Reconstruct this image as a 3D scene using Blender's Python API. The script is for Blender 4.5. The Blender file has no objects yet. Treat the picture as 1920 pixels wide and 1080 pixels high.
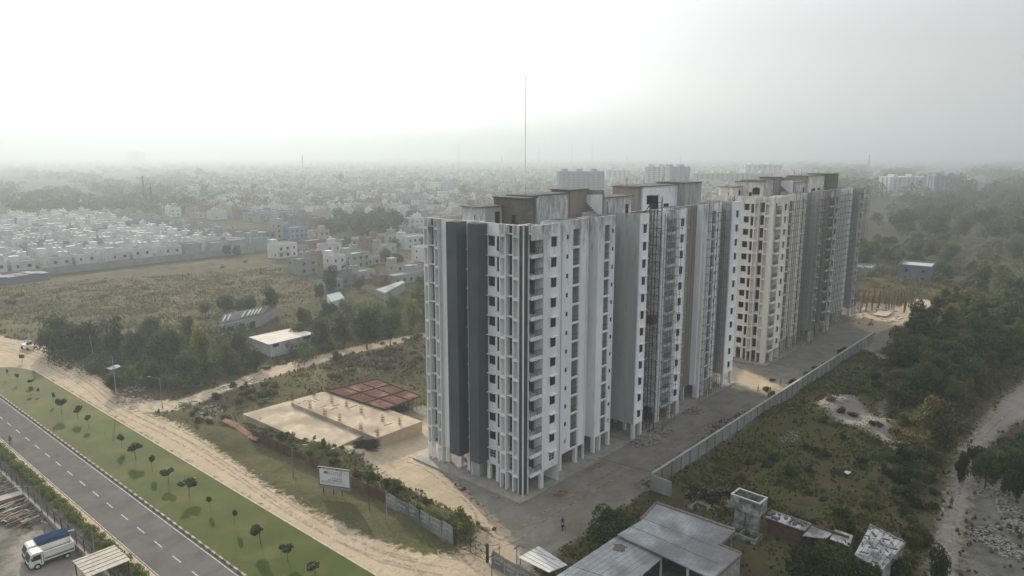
import bpy, math, random
import numpy as np
from mathutils import Vector, Matrix
R = math.radians
SC = bpy.context.scene
COL = SC.collection
# ------------------------------------------------------------------ camera, sky, sun, exposure
CAM_H = 50.2
FPX, PITCH, YAW = 1320.0, math.atan(250/1320), R(41.3)   # focal length in pixels of a 1920 px wide frame
cam_d = bpy.data.cameras.new('camera'); cam = bpy.data.objects.new('camera', cam_d); COL.objects.link(cam)
cam_d.sensor_width = 36; cam_d.lens = 36*FPX/1920; cam_d.clip_start = .5; cam_d.clip_end = 60000
cam.location = (0, 0, CAM_H)
cam.rotation_euler = (math.pi/2-PITCH, 0, YAW-math.pi/2)
SC.camera = cam
SUN_EL, SUN_AZ = R(20), R(69)          # azimuth counted from +X towards +Y
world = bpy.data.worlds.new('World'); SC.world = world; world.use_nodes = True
wn, wl = world.node_tree.nodes, world.node_tree.links
wn.clear()
wo = wn.new('ShaderNodeOutputWorld'); bg = wn.new('ShaderNodeBackground'); sky = wn.new('ShaderNodeTexSky')
sky.sky_type = 'NISHITA'; sky.sun_disc = False; sky.sun_elevation = SUN_EL; sky.sun_rotation = math.pi/2-SUN_AZ
sky.altitude = 0; sky.air_density = 1.0; sky.dust_density = 2.5; sky.ozone_density = 1.0
hs = wn.new('ShaderNodeHueSaturation'); hs.inputs['Saturation'].default_value = .12
# sky dimmed low down and boosted overhead, shaped for more fill on shaded walls
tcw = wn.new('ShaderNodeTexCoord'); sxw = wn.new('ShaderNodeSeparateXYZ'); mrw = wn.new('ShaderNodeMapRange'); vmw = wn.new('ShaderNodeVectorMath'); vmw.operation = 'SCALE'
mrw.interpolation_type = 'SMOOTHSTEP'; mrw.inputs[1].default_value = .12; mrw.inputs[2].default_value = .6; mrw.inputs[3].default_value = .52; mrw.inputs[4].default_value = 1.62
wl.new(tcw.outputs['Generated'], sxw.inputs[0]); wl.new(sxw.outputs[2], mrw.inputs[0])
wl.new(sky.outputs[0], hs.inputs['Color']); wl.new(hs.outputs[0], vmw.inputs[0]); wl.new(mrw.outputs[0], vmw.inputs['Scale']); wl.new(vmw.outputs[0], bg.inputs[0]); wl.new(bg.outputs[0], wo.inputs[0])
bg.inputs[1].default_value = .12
sun_d = bpy.data.lights.new('sun', 'SUN'); sun_d.energy = 3.5; sun_d.angle = R(.6); sun_d.color = (1, .86, .68)
sun = bpy.data.objects.new('sun', sun_d); COL.objects.link(sun)
sdir = Vector((math.cos(SUN_EL)*math.cos(SUN_AZ), math.cos(SUN_EL)*math.sin(SUN_AZ), math.sin(SUN_EL)))
sun.rotation_euler = sdir.to_track_quat('Z', 'Y').to_euler()
SC.view_settings.view_transform = 'Standard'; SC.view_settings.look = 'None'
SC.view_settings.exposure = 1.25; SC.view_settings.gamma = 1
SC.cycles.max_bounces = 6; SC.cycles.diffuse_bounces = 3; SC.cycles.glossy_bounces = 2; SC.cycles.transmission_bounces = 4
SC.cycles.volume_bounces = 2; SC.cycles.transparent_max_bounces = 6
SC.cycles.use_denoising = True; SC.cycles.use_adaptive_sampling = True; SC.cycles.adaptive_threshold = .02
SC.cycles.caustics_reflective = False; SC.cycles.caustics_refractive = False

# ------------------------------------------------------------------ placing: a spot of the photograph on the ground plane
_F = (math.cos(YAW)*math.cos(PITCH), math.sin(YAW)*math.cos(PITCH), -math.sin(PITCH))
_R = (math.sin(YAW), -math.cos(YAW), 0)
_U = (math.cos(YAW)*math.sin(PITCH), math.sin(YAW)*math.sin(PITCH), math.cos(PITCH))
def G(x, y, z=0.0):
    u = (x-960)/FPX; v = -(y-540)/FPX
    d = [_F[i]+u*_R[i]+v*_U[i] for i in range(3)]
    t = (z-CAM_H)/d[2]
    return (d[0]*t, d[1]*t)
def GP(pts, z=0.0): return [G(x, y, z) for x, y in pts]
def screen_x(p):
    q = (p[0], p[1], p[2]-CAM_H); c = sum(q[i]*_F[i] for i in range(3))
    return 960+FPX*sum(q[i]*_R[i] for i in range(3))/max(c, 1), 540-FPX*sum(q[i]*_U[i] for i in range(3))/max(c, 1)

# ------------------------------------------------------------------ materials
MATS = {}
def rgb(c): return (c[0], c[1], c[2], 1)
def mat(name, c1, c2=None, scale=1.0, rough=.85, bump=0.0, bscale=None, streak=False, spec=0.0, metal=0, c3=None, detail=6, rand=0.0, stain=None, stain_z=None, mottle=0):
    """world-space noise between c1 and c2 (and blotches of c3); optional vertical streaks and weather stains"""
    if name in MATS: return MATS[name]
    m = bpy.data.materials.new(name); m.use_nodes = True; MATS[name] = m
    n, l = m.node_tree.nodes, m.node_tree.links
    b = n['Principled BSDF']; b.inputs['Roughness'].default_value = rough; b.inputs['Metallic'].default_value = metal
    b.inputs['Specular IOR Level'].default_value = spec
    geo = n.new('ShaderNodeNewGeometry')
    def noise(s, vec=None, det=detail, r=.6):
        t = n.new('ShaderNodeTexNoise'); t.inputs['Scale'].default_value = s; t.inputs['Detail'].default_value = det; t.inputs['Roughness'].default_value = r
        l.new(vec or geo.outputs['Position'], t.inputs['Vector']); return t.outputs['Fac']
    def ramp(f, a, b_, p0=.35, p1=.65):
        r_ = n.new('ShaderNodeMapRange'); r_.inputs['From Min'].default_value = p0; r_.inputs['From Max'].default_value = p1
        r_.inputs['To Min'].default_value = a; r_.inputs['To Max'].default_value = b_; l.new(f, r_.inputs['Value']); return r_.outputs[0]
    def mixc(f, a, b_):
        x = n.new('ShaderNodeMix'); x.data_type = 'RGBA'
        if isinstance(f, float): x.inputs[0].default_value = f
        else: l.new(f, x.inputs[0])
        for k, v in ((6, a), (7, b_)):
            if isinstance(v, tuple): x.inputs[k].default_value = rgb(v)
            else: l.new(v, x.inputs[k])
        return x.outputs[2]
    if c2 is None: c2 = tuple(v*.75 for v in c1)
    vec = None
    if streak:
        mp = n.new('ShaderNodeMapping'); mp.inputs['Scale'].default_value = (1, 1, .12); l.new(geo.outputs['Position'], mp.inputs['Vector']); vec = mp.outputs[0]
    col = mixc(ramp(noise(scale, vec), 0, 1), c1, c2)
    if c3 is not None: col = mixc(ramp(noise(scale*.23+.01, det=4), 0, 1, .5, .62), col, c3)
    if mottle: col = mixc(ramp(noise(mottle, det=3), 0, .6), col, tuple(v*.6 for v in c1))
    if stain is not None:
        sx = n.new('ShaderNodeSeparateXYZ'); l.new(geo.outputs['Position'], sx.inputs[0])
        mp2 = n.new('ShaderNodeMapping'); mp2.inputs['Scale'].default_value = (1.6, 1.6, .35); l.new(geo.outputs['Position'], mp2.inputs['Vector'])
        zf = ramp(sx.outputs[2], 0, 1, stain_z[0], stain_z[1])
        ad = n.new('ShaderNodeMath'); ad.operation = 'MULTIPLY_ADD'; l.new(zf, ad.inputs[0]); ad.inputs[1].default_value = .25; l.new(noise(.9, mp2.outputs[0], 8, .7), ad.inputs[2])
        col = mixc(ramp(ad.outputs[0], 0, .75, .58, .80), col, stain)
    if rand:
        oi = n.new('ShaderNodeObjectInfo'); hv = n.new('ShaderNodeHueSaturation'); l.new(col, hv.inputs['Color'])
        l.new(ramp(oi.outputs['Random'], 1-rand, 1+rand, 0, 1), hv.inputs['Value']); col = hv.outputs[0]
    l.new(col, b.inputs['Base Color'])
    if bump:
        bp = n.new('ShaderNodeBump'); bp.inputs['Strength'].default_value = .9; bp.inputs['Distance'].default_value = bump
        l.new(noise(bscale or scale*4), bp.inputs['Height']); l.new(bp.outputs[0], b.inputs['Normal'])
    return m
def leafmat(name, c1, c2, rand=.25, trans=.3, scale=.35):
    if name in MATS: return MATS[name]
    m = mat(name, c1, c2, scale=scale, rough=.7, rand=rand, spec=.15)
    n, l = m.node_tree.nodes, m.node_tree.links
    b = n['Principled BSDF']; o = n['Material Output']; src = b.inputs['Base Color'].links[0].from_socket
    t = n.new('ShaderNodeBsdfTranslucent'); l.new(src, t.inputs[0]); mx = n.new('ShaderNodeMixShader'); mx.inputs[0].default_value = trans
    l.new(b.outputs[0], mx.inputs[1]); l.new(t.outputs[0], mx.inputs[2]); l.new(mx.outputs[0], o.inputs[0])
    return m
white = mat('white_wall', (.76, .78, .78), (.62, .64, .65), .35, streak=True, stain=(.20, .20, .19), stain_z=(33, 41))
whiteb = mat('white_wall_clean', (.80, .82, .83), (.70, .73, .75), .3, streak=True, stain=(.4, .41, .40), stain_z=(40, 52))
greyw = mat('grey_render', (.44, .45, .44), (.33, .34, .335), .4, streak=True, stain=(.18, .18, .175), stain_z=(30, 50))
brownw = mat('bare_brick_infill', (.29, .25, .225), (.21, .19, .175), .8, streak=True, c3=(.24, .22, .20))
creamw = mat('cream_plaster', (.78, .755, .71), (.66, .64, .60), .5, streak=True, stain=(.35, .34, .31), stain_z=(30, 46))
conc = mat('concrete', (.33, .31, .28), (.23, .22, .20), .6, bump=.02, bscale=3)
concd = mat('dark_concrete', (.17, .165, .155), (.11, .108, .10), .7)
panel = mat('slate_grey_paint', (.085, .10, .108), (.07, .083, .09), .2, rough=.6)
panelg = mat('greenish_grey_paint', (.075, .095, .09), (.06, .08, .075), .3, rough=.6)
glass = mat('dark_glass', (.03, .034, .036), (.02, .022, .024), 1, rough=.15, spec=.5)
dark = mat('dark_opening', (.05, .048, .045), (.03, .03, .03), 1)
frame_w = mat('white_frame', (.6, .6, .6), (.5, .5, .5), 1)
steel = mat('dark_steel', (.07, .06, .055), (.04, .035, .03), 2, rough=.6)
rust = mat('rusty_steel', (.17, .085, .05), (.10, .05, .03), 2)
bamboo = mat('scaffold_pole', (.20, .185, .165), (.13, .12, .105), 1)
wood = mat('timber', (.30, .22, .14), (.18, .13, .09), 1.5)
black = mat('black', (.02, .02, .02), (.012, .012, .012), 1)
tyre = mat('tyre_rubber', (.03, .03, .03), (.02, .02, .02), 3)

# ------------------------------------------------------------------ mesh helpers
class MB:
    def __init__(s): s.v = []; s.f = []; s.m = []
    def quad(s, a, b, c, d, mi=0):
        k = len(s.v); s.v += [a, b, c, d]; s.f.append((k, k+1, k+2, k+3)); s.m.append(mi)
    def poly(s, pts, mi=0):
        k = len(s.v); s.v += list(pts); s.f.append(tuple(range(k, k+len(pts)))); s.m.append(mi)
    def box(s, x0, x1, y0, y1, z0, z1, mi=0, rot=0, c=None):
        k = len(s.v)
        P = [(x0, y0, z0), (x1, y0, z0), (x1, y1, z0), (x0, y1, z0), (x0, y0, z1), (x1, y0, z1), (x1, y1, z1), (x0, y1, z1)]
        if rot:
            cx, cy = c or ((x0+x1)/2, (y0+y1)/2); cs, sn = math.cos(rot), math.sin(rot)
            P = [(cx+(x-cx)*cs-(y-cy)*sn, cy+(x-cx)*sn+(y-cy)*cs, z) for x, y, z in P]
        s.v += P
        for q in ((0, 3, 2, 1), (4, 5, 6, 7), (0, 1, 5, 4), (1, 2, 6, 5), (2, 3, 7, 6), (3, 0, 4, 7)):
            s.f.append(tuple(k+i for i in q)); s.m.append(mi)
        return s
    def prism(s, pts, z0, z1, mi=0):
        """closed prism over a ground polygon; z1 may be a list of heights"""
        n = len(pts); k = len(s.v); zt = z1 if isinstance(z1, (list, tuple)) else [z1]*n; zb = z0 if isinstance(z0, (list, tuple)) else [z0]*n
        ar = sum(pts[i][0]*pts[(i+1) % n][1]-pts[(i+1) % n][0]*pts[i][1] for i in range(n))
        s.v += [(p[0], p[1], z) for p, z in zip(pts, zb)]+[(p[0], p[1], z) for p, z in zip(pts, zt)]
        fl = (lambda t: tuple(t)) if ar > 0 else (lambda t: tuple(reversed(t)))
        s.f.append(fl([k+n+i for i in range(n)])); s.m.append(mi); s.f.append(fl([k+n-1-i for i in range(n)])); s.m.append(mi)
        for i in range(n):
            j = (i+1) % n; s.f.append(fl([k+i, k+j, k+n+j, k+n+i])); s.m.append(mi)
        return s
    def tube(s, p0, p1, r0, r1=None, n=6, mi=0, cap=True):
        r1 = r0 if r1 is None else r1
        p0, p1 = Vector(p0), Vector(p1); d = (p1-p0)
        if d.length < 1e-6: return s
        d.normalize(); a = d.orthogonal().normalized(); b = d.cross(a); k = len(s.v)
        for p, r in ((p0, r0), (p1, r1)):
            for i in range(n):
                t = 2*math.pi*i/n; q = p+a*(r*math.cos(t))+b*(r*math.sin(t)); s.v.append(tuple(q))
        for i in range(n):
            j = (i+1) % n; s.f.append((k+i, k+j, k+n+j, k+n+i)); s.m.append(mi)
        if cap:
            s.f.append(tuple(k+n-1-i for i in range(n))); s.m.append(mi); s.f.append(tuple(k+n+i for i in range(n))); s.m.append(mi)
        return s
    def blob(s, c, r, n=7, m=5, mi=0, seed=0, jit=.12):
        rnd = random.Random(seed); k = len(s.v); rx, ry, rz = r if isinstance(r, tuple) else (r, r, r)
        for j in range(1, m):
            ph = math.pi*j/m
            for i in range(n):
                t = 2*math.pi*i/n; q = 1+rnd.uniform(-jit, jit)
                s.v.append((c[0]+rx*q*math.sin(ph)*math.cos(t), c[1]+ry*q*math.sin(ph)*math.sin(t), c[2]+rz*q*math.cos(ph)))
        s.v += [(c[0], c[1], c[2]+rz), (c[0], c[1], c[2]-rz)]; T = k+n*(m-1)
        for j in range(m-2):
            for i in range(n):
                a = k+j*n+i; b = k+j*n+(i+1) % n; s.f.append((a, a+n, b+n, b)); s.m.append(mi)
        for i in range(n):
            j = (i+1) % n; s.f.append((T, k+i, k+j)); s.m.append(mi)
            s.f.append((T+1, k+n*(m-2)+j, k+n*(m-2)+i)); s.m.append(mi)
        return s
    def mesh(s, name, mats):
        me = bpy.data.meshes.new(name); me.from_pydata(s.v, [], s.f)
        if not isinstance(mats, (list, tuple)): mats = [mats]
        for q in mats: me.materials.append(q)
        if len(mats) > 1: me.polygons.foreach_set('material_index', s.m)
        me.update(); return me
    def build(s, name, mats, parent=None, loc=None, rz=None):
        o = bpy.data.objects.new(name, s.mesh(name, mats)); COL.objects.link(o)
        if parent: o.parent = parent
        if loc is not None: o.location = loc
        if rz is not None: o.rotation_euler = (0, 0, rz)
        return o
def shade_smooth(o):
    o.data.polygons.foreach_set('use_smooth', [True]*len(o.data.polygons))
def link(me, name, parent=None, loc=None, rz=None, sc=None):
    o = bpy.data.objects.new(name, me); COL.objects.link(o)
    if parent: o.parent = parent
    if loc is not None: o.location = loc
    if rz is not None: o.rotation_euler = (0, 0, rz)
    if sc is not None: o.scale = sc if isinstance(sc, tuple) else (sc, sc, sc)
    return o
def empty(name, loc=(0, 0, 0), rz=0, sc=None):
    o = bpy.data.objects.new(name, None); COL.objects.link(o); o.location = loc; o.rotation_euler = (0, 0, rz); o.empty_display_size = .5
    if sc: o.scale = (sc, sc, sc) if not isinstance(sc, tuple) else sc
    return o
ALL = []
def tag(o, label=None, cat=None, group=None, kind=None):
    if label: o['label'] = label
    if cat: o['category'] = cat
    if group: o['group'] = group
    if kind: o['kind'] = kind
    if cat: ALL.append(o)
    return o
def struct(o, kind='structure'): o['kind'] = kind; return o
KIDS = {}
def copy_tree(o, parent=None):
    c = o.copy(); COL.objects.link(c)
    if parent: c.parent = parent
    for ch in KIDS.get(o, None) or o.children: copy_tree(ch, c)
    return c
# ------------------------------------------------------------------ ground
def noise2(shape_x, shape_y, seed, cell):
    """smooth value noise sampled on given coordinate arrays"""
    rs = np.random.RandomState(seed); n = 256; g = rs.rand(n, n)
    x = shape_x/cell; y = shape_y/cell
    xi = np.floor(x).astype(int); yi = np.floor(y).astype(int); fx = x-xi; fy = y-yi
    fx = fx*fx*(3-2*fx); fy = fy*fy*(3-2*fy)
    a = g[xi % n, yi % n]; b = g[(xi+1) % n, yi % n]; c = g[xi % n, (yi+1) % n]; d = g[(xi+1) % n, (yi+1) % n]
    return (a*(1-fx)+b*fx)*(1-fy)+(c*(1-fx)+d*fx)*fy
def sdist(X, Y, poly):
    """signed distance to a polygon, positive inside"""
    P = np.array(poly); n = len(P); d = np.full(X.shape, 1e9); ins = np.zeros(X.shape, bool)
    for i in range(n):
        ax, ay = P[i]; bx, by = P[(i+1) % n]
        ex, ey = bx-ax, by-ay; t = np.clip(((X-ax)*ex+(Y-ay)*ey)/(ex*ex+ey*ey+1e-9), 0, 1)
        d = np.minimum(d, np.hypot(X-ax-ex*t, Y-ay-ey*t))
        cond = ((ay > Y) != (by > Y)) & (X < (bx-ax)*(Y-ay)/(by-ay+1e-12)+ax); ins ^= cond
    return np.where(ins, d, -d)
Z = {}
Z['sand'] = [
    GP([(-60, 615), (45, 640), (100, 652), (150, 685), (190, 712), (215, 738), (232, 762), (335, 795), (425, 855), (505, 915), (590, 962), (700, 1010), (800, 1040), (870, 1035),
        (905, 1005), (960, 1010), (985, 1030), (960, 1060), (1000, 1110), (690, 1090), (480, 946), (233, 794), (88, 708), (-60, 690)]),
    [(63, 55), (64, 62), (64.5, 70), (65, 82), (66.5, 92), (64, 100), (66, 108), (70, 108), (84, 97), (110, 112), (106, 84), (84, 84), (73, 83), (71.5, 77), (68.5, 67), (65.5, 57.5)],  # tower side follows the shadow edge: shade painted as a change of soil
    GP([(215, 745), (330, 752), (420, 722), (500, 690), (640, 655), (800, 622), (800, 632), (640, 668), (520, 705), (440, 738), (330, 770), (260, 775)]),
    GP([(1590, 585), (1650, 590), (1720, 560), (1760, 565), (1690, 610), (1640, 625), (1600, 612)]),
    GP([(1395, 690), (1475, 735), (1450, 745), (1380, 715)]),
]
Z['dust'] = [GP([(1528, 768), (1556, 747), (1600, 756), (1655, 790), (1702, 838), (1690, 852), (1640, 818), (1580, 795)]), GP([(1735, 1100), (1760, 1000), (1778, 920), (1796, 855), (1840, 790), (1885, 742), (1960, 690), (1960, 770), (1890, 800), (1838, 845), (1822, 920), (1806, 1000), (1790, 1100)]),
             GP([(1300, 938), (1330, 945), (1380, 938), (1380, 945), (1330, 953), (1290, 945)]),
             GP([(1630, 655), (1660, 668), (1690, 672), (1690, 678), (1650, 674)]), GP([(1645, 785), (1652, 755), (1664, 748), (1660, 795), (1650, 800)]),
             GP([(20, 1080), (20, 1030), (60, 990), (130, 975), (170, 1040), (190, 1100), (20, 1100)])]
Z['conc'] = [[(60.5, 50), (60.5, 58), (65, 60), (70, 71), (72.4, 80), (73, 104), (74, 104), (146, 104), (250, 86), (262, 60), (262, 49.5), (206, 49.5), (150, 51), (120, 54), (96, 51.5), (84, 50)],  # concrete yard; its left border carries the tower's shadow edge in the colour
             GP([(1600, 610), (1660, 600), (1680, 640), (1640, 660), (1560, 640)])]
Z['grey'] = [GP([(-30, 850), (150, 1110), (300, 1110), (260, 1060), (60, 880), (0, 830)]), GP([(-80, 900), (160, 1100), (-80, 1100)]),
             GP([(1830, 880), (1960, 850), (1960, 1090), (1800, 1090)]), GP([(1200, 860), (1240, 905), (1420, 790), (1400, 760), (1300, 790)]),
             GP([(800, 700), (1240, 560), (1560, 520), (1560, 500), (800, 560)])]
Z['field'] = [GP([(-100, 640), (-100, 520), (130, 515), (400, 478), (600, 500), (560, 560), (420, 600), (300, 625), (120, 640)]),
              GP([(540, 700), (620, 670), (800, 632), (800, 700), (700, 705), (600, 740)])]
Z['lush'] = [GP([(1230, 920), (1640, 650), (1700, 700), (1700, 900), (1720, 1090), (1450, 1090), (1300, 950)]), [(48, 57), (57.5, 57), (58.6, 62), (58.6, 118), (57, 118), (53, 100), (50.5, 80), (52, 70)],
             [(59.6, 60), (63.8, 62), (63.5, 80), (65.5, 92), (63.5, 105), (60, 118)], [(62, 44), (84, 44), (84, 50), (66, 52.5)]]
def groundmat():
    m = bpy.data.materials.new('ground_soil'); m.use_nodes = True; n, l = m.node_tree.nodes, m.node_tree.links
    b = n['Principled BSDF']; b.inputs['Roughness'].default_value = 1; b.inputs['Specular IOR Level'].default_value = 0
    geo = n.new('ShaderNodeNewGeometry')
    def noise(s, det=8, r=.62):
        t = n.new('ShaderNodeTexNoise'); t.inputs['Scale'].default_value = s; t.inputs['Detail'].default_value = det; t.inputs['Roughness'].default_value = r
        l.new(geo.outputs['Position'], t.inputs['Vector']); return t.outputs['Fac']
    def mr(f, p0, p1, a=0., b_=1.):
        r_ = n.new('ShaderNodeMapRange'); r_.inputs[1].default_value = p0; r_.inputs[2].default_value = p1; r_.inputs[3].default_value = a; r_.inputs[4].default_value = b_
        l.new(f, r_.inputs[0]); return r_.outputs[0]
    def mix(f, a, c):
        x = n.new('ShaderNodeMix'); x.data_type = 'RGBA'; l.new(f, x.inputs[0])
        for k, v in ((6, a), (7, c)):
            if isinstance(v, tuple): x.inputs[k].default_value = rgb(v)
            else: l.new(v, x.inputs[k])
        return x.outputs[2]
    n1, n2, n3, n4 = noise(.06), noise(.28, 10, .7), noise(1.3, 8, .7), noise(4.5, 5, .7)
    base = mix(mr(n1, .4, .6), mix(mr(n2, .35, .65), (.052, .052, .03), (.082, .072, .044)), mix(mr(n3, .35, .65), (.115, .10, .062), (.06, .06, .035)))
    def attr(name):
        a = n.new('ShaderNodeAttribute'); a.attribute_name = name; return a.outputs['Fac']
    def zone(col, name, c, amp=3.0, w=.5):
        """the zone's signed distance plus noise decides where its soil starts"""
        s = n.new('ShaderNodeMath'); s.operation = 'MULTIPLY_ADD'; l.new(mr(noise(.9, 6, .7), .25, .75, -1, 1), s.inputs[0]); s.inputs[1].default_value = amp; l.new(attr(name), s.inputs[2])
        return mix(mr(s.outputs[0], -w, w), col, c)
    col = zone(base, 'field', mix(mr(n2, .38, .62), mix(mr(n3, .3, .7), (.10, .088, .058), (.15, .128, .09)), mix(mr(n1, .42, .58), (.095, .094, .048), (.072, .062, .042))), 4, 2)
    col = zone(col, 'lush', mix(mr(n2, .38, .66), mix(mr(n3, .38, .62), (.052, .066, .027), (.092, .095, .045)), mix(mr(n4, .4, .6), (.13, .105, .065), (.08, .075, .04))), 2.0, 1)
    col = zone(col, 'grey', mix(mr(n2, .4, .6), mix(mr(n4, .35, .65), (.12, .115, .105), (.21, .20, .185)), (.10, .095, .075)), 1.5, .8)
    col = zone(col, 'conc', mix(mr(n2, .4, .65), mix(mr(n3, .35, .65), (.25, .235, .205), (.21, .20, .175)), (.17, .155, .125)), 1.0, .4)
    sandc = mix(mr(n2, .33, .7), mix(mr(n3, .35, .65), (.45, .375, .275), (.36, .30, .22)), mix(mr(n4, .4, .6), (.27, .23, .175), (.34, .285, .21)))
    # faint wheel ruts along the track
    wv = n.new('ShaderNodeTexWave'); wv.bands_direction = 'X'; wv.inputs['Scale'].default_value = .22; wv.inputs['Distortion'].default_value = 6; wv.inputs['Detail'].default_value = 3
    mp = n.new('ShaderNodeMapping'); mp.inputs['Scale'].default_value = (1, .06, 1); l.new(geo.outputs['Position'], mp.inputs[0]); l.new(mp.outputs[0], wv.inputs[0])
    sandc = mix(mr(wv.outputs['Fac'], .75, .98, 0, .25), sandc, (.29, .235, .17))
    col = zone(col, 'sand', sandc, 1.6, .5)
    col = zone(col, 'dust', mix(mr(n2, .3, .7), mix(mr(n4, .35, .65), (.30, .28, .25), (.24, .225, .205)), (.20, .185, .165)), 1.6, .9)
    l.new(col, b.inputs['Base Color'])
    bp = n.new('ShaderNodeBump'); bp.inputs['Distance'].default_value = .35; bp.inputs['Strength'].default_value = .6; l.new(n3, bp.inputs['Height']); l.new(bp.outputs[0], b.inputs['Normal'])
    return m
GX0, GX1, GY0, GY1, GS = -10, 330, -60, 340, 1.0
gx = np.arange(GX0, GX1+.1, GS); gy = np.arange(GY0, GY1+.1, GS)
XX, YY = np.meshgrid(gx, gy, indexing='ij')
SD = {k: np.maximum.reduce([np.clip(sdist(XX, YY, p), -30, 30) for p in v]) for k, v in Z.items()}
H = (noise2(XX, YY, 1, 9)-.5)*1.1+(noise2(XX, YY, 2, 3.1)-.5)*.45
flat = np.clip(np.maximum.reduce([SD['conc'], SD['sand'], SD['dust']])/3+1, 0, 1)
street = np.clip((np.minimum(XX-20, 48.5-XX))/2+.5, 0, 1)*(YY < 260)     # the made-up street strip stays level
flat = np.maximum(flat, np.clip((XX-15)/2, 0, 1)*(XX < 49))
flat = np.maximum(flat, ((XX > 60) & (XX < 112) & (YY > 25) & (YY < 52)).astype(float)*.85)
H = H*(1-.93*flat)+.12*(noise2(XX, YY, 3, 2)-.5)*(1-street)*(1-.6*flat)
def mound(cx, cy, rx, ry, h, rot=0):
    global H
    dx, dy = XX-cx, YY-cy; a = dx*math.cos(rot)+dy*math.sin(rot); b = -dx*math.sin(rot)+dy*math.cos(rot)
    H = H+h*np.exp(-((a/rx)**2+(b/ry)**2))*(.75+.5*noise2(XX, YY, 7, 2.3))
for k in range(12): mound(61.6+math.sin(k*2.1)*.5, 61+k*4.3, 1.5, 3, .9+.35*math.sin(k*1.7))
mound(*G(1570, 765), 9, 3.5, 1.9, -.3); mound(*G(1640, 800), 6, 2.5, 1.1, -.5); mound(*G(1800, 860), 4, 1.2, .7, -.3)
mound(*G(618, 850), 4, 2.6, 1.25); mound(*G(660, 856), 3.5, 2.6, 1.0); mound(*G(700, 850), 4, 3, .6); mound(*G(1450, 730), 4, 3, .8); mound(*G(1590, 650), 7, 2.5, .8)
mound(*G(345, 665), 12, 5, 1.2, 1.2); mound(*G(450, 740), 8, 6, 1.2); mound(*G(700, 690), 14, 6, 1.0, .2)
for x, y in ((1860, 940), (1890, 1000), (1900, 900)): mound(*G(x, y), 3.5, 2, 1.2)
H = H.clip(-1, 4)
edge = np.minimum.reduce([XX-GX0, GX1-XX, YY-GY0, GY1-YY]); H = np.where(edge < 14, H*np.clip(edge/14, 0, 1)-.9*np.clip(1-edge/14, 0, 1), H)
H = H-.02
def gz(x, y):
    i = int(round((x-GX0)/GS)); j = int(round((y-GY0)/GS))
    if 0 <= i < len(gx) and 0 <= j < len(gy): return float(H[i, j])
    return -.6
nx, ny = len(gx), len(gy)
me = bpy.data.meshes.new('ground')
co = np.stack([XX, YY, H], -1).reshape(-1, 3)
idx = np.arange(nx*ny).reshape(nx, ny)
fa = np.stack([idx[:-1, :-1], idx[1:, :-1], idx[1:, 1:], idx[:-1, 1:]], -1).reshape(-1, 4)
me.vertices.add(len(co)); me.vertices.foreach_set('co', co.ravel())
me.loops.add(fa.size); me.loops.foreach_set('vertex_index', fa.ravel()); me.polygons.add(len(fa)); me.polygons.foreach_set('loop_start', np.arange(0, fa.size, 4))
me.update(calc_edges=True); me.validate()
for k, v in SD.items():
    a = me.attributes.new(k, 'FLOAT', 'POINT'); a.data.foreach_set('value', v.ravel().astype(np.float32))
me.polygons.foreach_set('use_smooth', [True]*len(me.polygons))
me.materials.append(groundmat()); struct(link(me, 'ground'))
farm = mat('far_ground', (.046, .048, .03), (.066, .064, .042), .012, c3=(.088, .08, .055), detail=10)
b = MB(); NR = 64
for i in range(NR):   # disc with a hole where the near ground lies is not needed: it lies .6 m lower
    a0, a1 = 2*math.pi*i/NR, 2*math.pi*(i+1)/NR
    for r0, r1 in ((0, 600), (600, 3000), (3000, 20000)):
        P = [(r0*math.cos(a0), r0*math.sin(a0), -1.05), (r1*math.cos(a0), r1*math.sin(a0), -1.05), (r1*math.cos(a1), r1*math.sin(a1), -1.05), (r0*math.cos(a1), r0*math.sin(a1), -1.05)]
        b.poly(P[1:] if r0 == 0 and False else (P if r0 else [P[0], P[1], P[2]]))
struct(b.build('plain', farm))
# ------------------------------------------------------------------ street
asphalt = mat('asphalt', (.135, .13, .125), (.10, .098, .096), .35, c3=(.165, .155, .14), bump=.01, bscale=12, mottle=.09, detail=10)
lawnm = mat('lawn_grass', (.060, .078, .016), (.046, .064, .012), .5, c3=(.078, .088, .022), spec=.05, mottle=.12, bump=.05, bscale=9)
dirtm = mat('verge_sand', (.40, .34, .25), (.29, .25, .18), 1.2)
YA, YB = 30, 430
STR = []                                     # the street runs 0.8 degrees off the tower grid
def street(o):
    c, sn = math.cos(.0135), math.sin(.0135); px_, py_ = 35.4, 160.0
    o.rotation_euler = (0, 0, .0135); o.location = (px_-(px_*c-py_*sn), py_-(px_*sn+py_*c), 0); return o
def sp(x, y):
    """street coordinates to world"""
    c, sn = math.cos(.0135), math.sin(.0135); dx, dy = x-35.4, y-160; return (35.4+dx*c-dy*sn, 160+dx*sn+dy*c)
b = MB(); b.box(28.6, 35.4, YA, YB, -.1, .06); street(struct(b.build('road', asphalt)))
b = MB()
for i in range(60):
    y = 52+i*5.35
    if y < YB-3: b.box(31.78, 31.93, y, y+2.3, .05, .066)
street(struct(b.build('lane_marking', mat('road_paint', (.50, .49, .45), (.26, .255, .24), 3))))
b = MB(); b.box(34.95, 35.08, YA, YB, .05, .066); b.box(28.75, 28.85, YA, YB, .05, .066); street(struct(b.build('edge_line', mat('road_paint_worn', (.5, .49, .45), (.22, .21, .2), 2))))
b = MB(); b.box(27.7, 28.6, YA, YB, -.1, .09); street(struct(b.build('verge', dirtm)))
b = MB(); y = YA; k = 0
while y < 205:
    b.box(35.4, 35.65, y, y+.9, -.1, .28, k % 2); y += .92; k += 1
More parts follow.
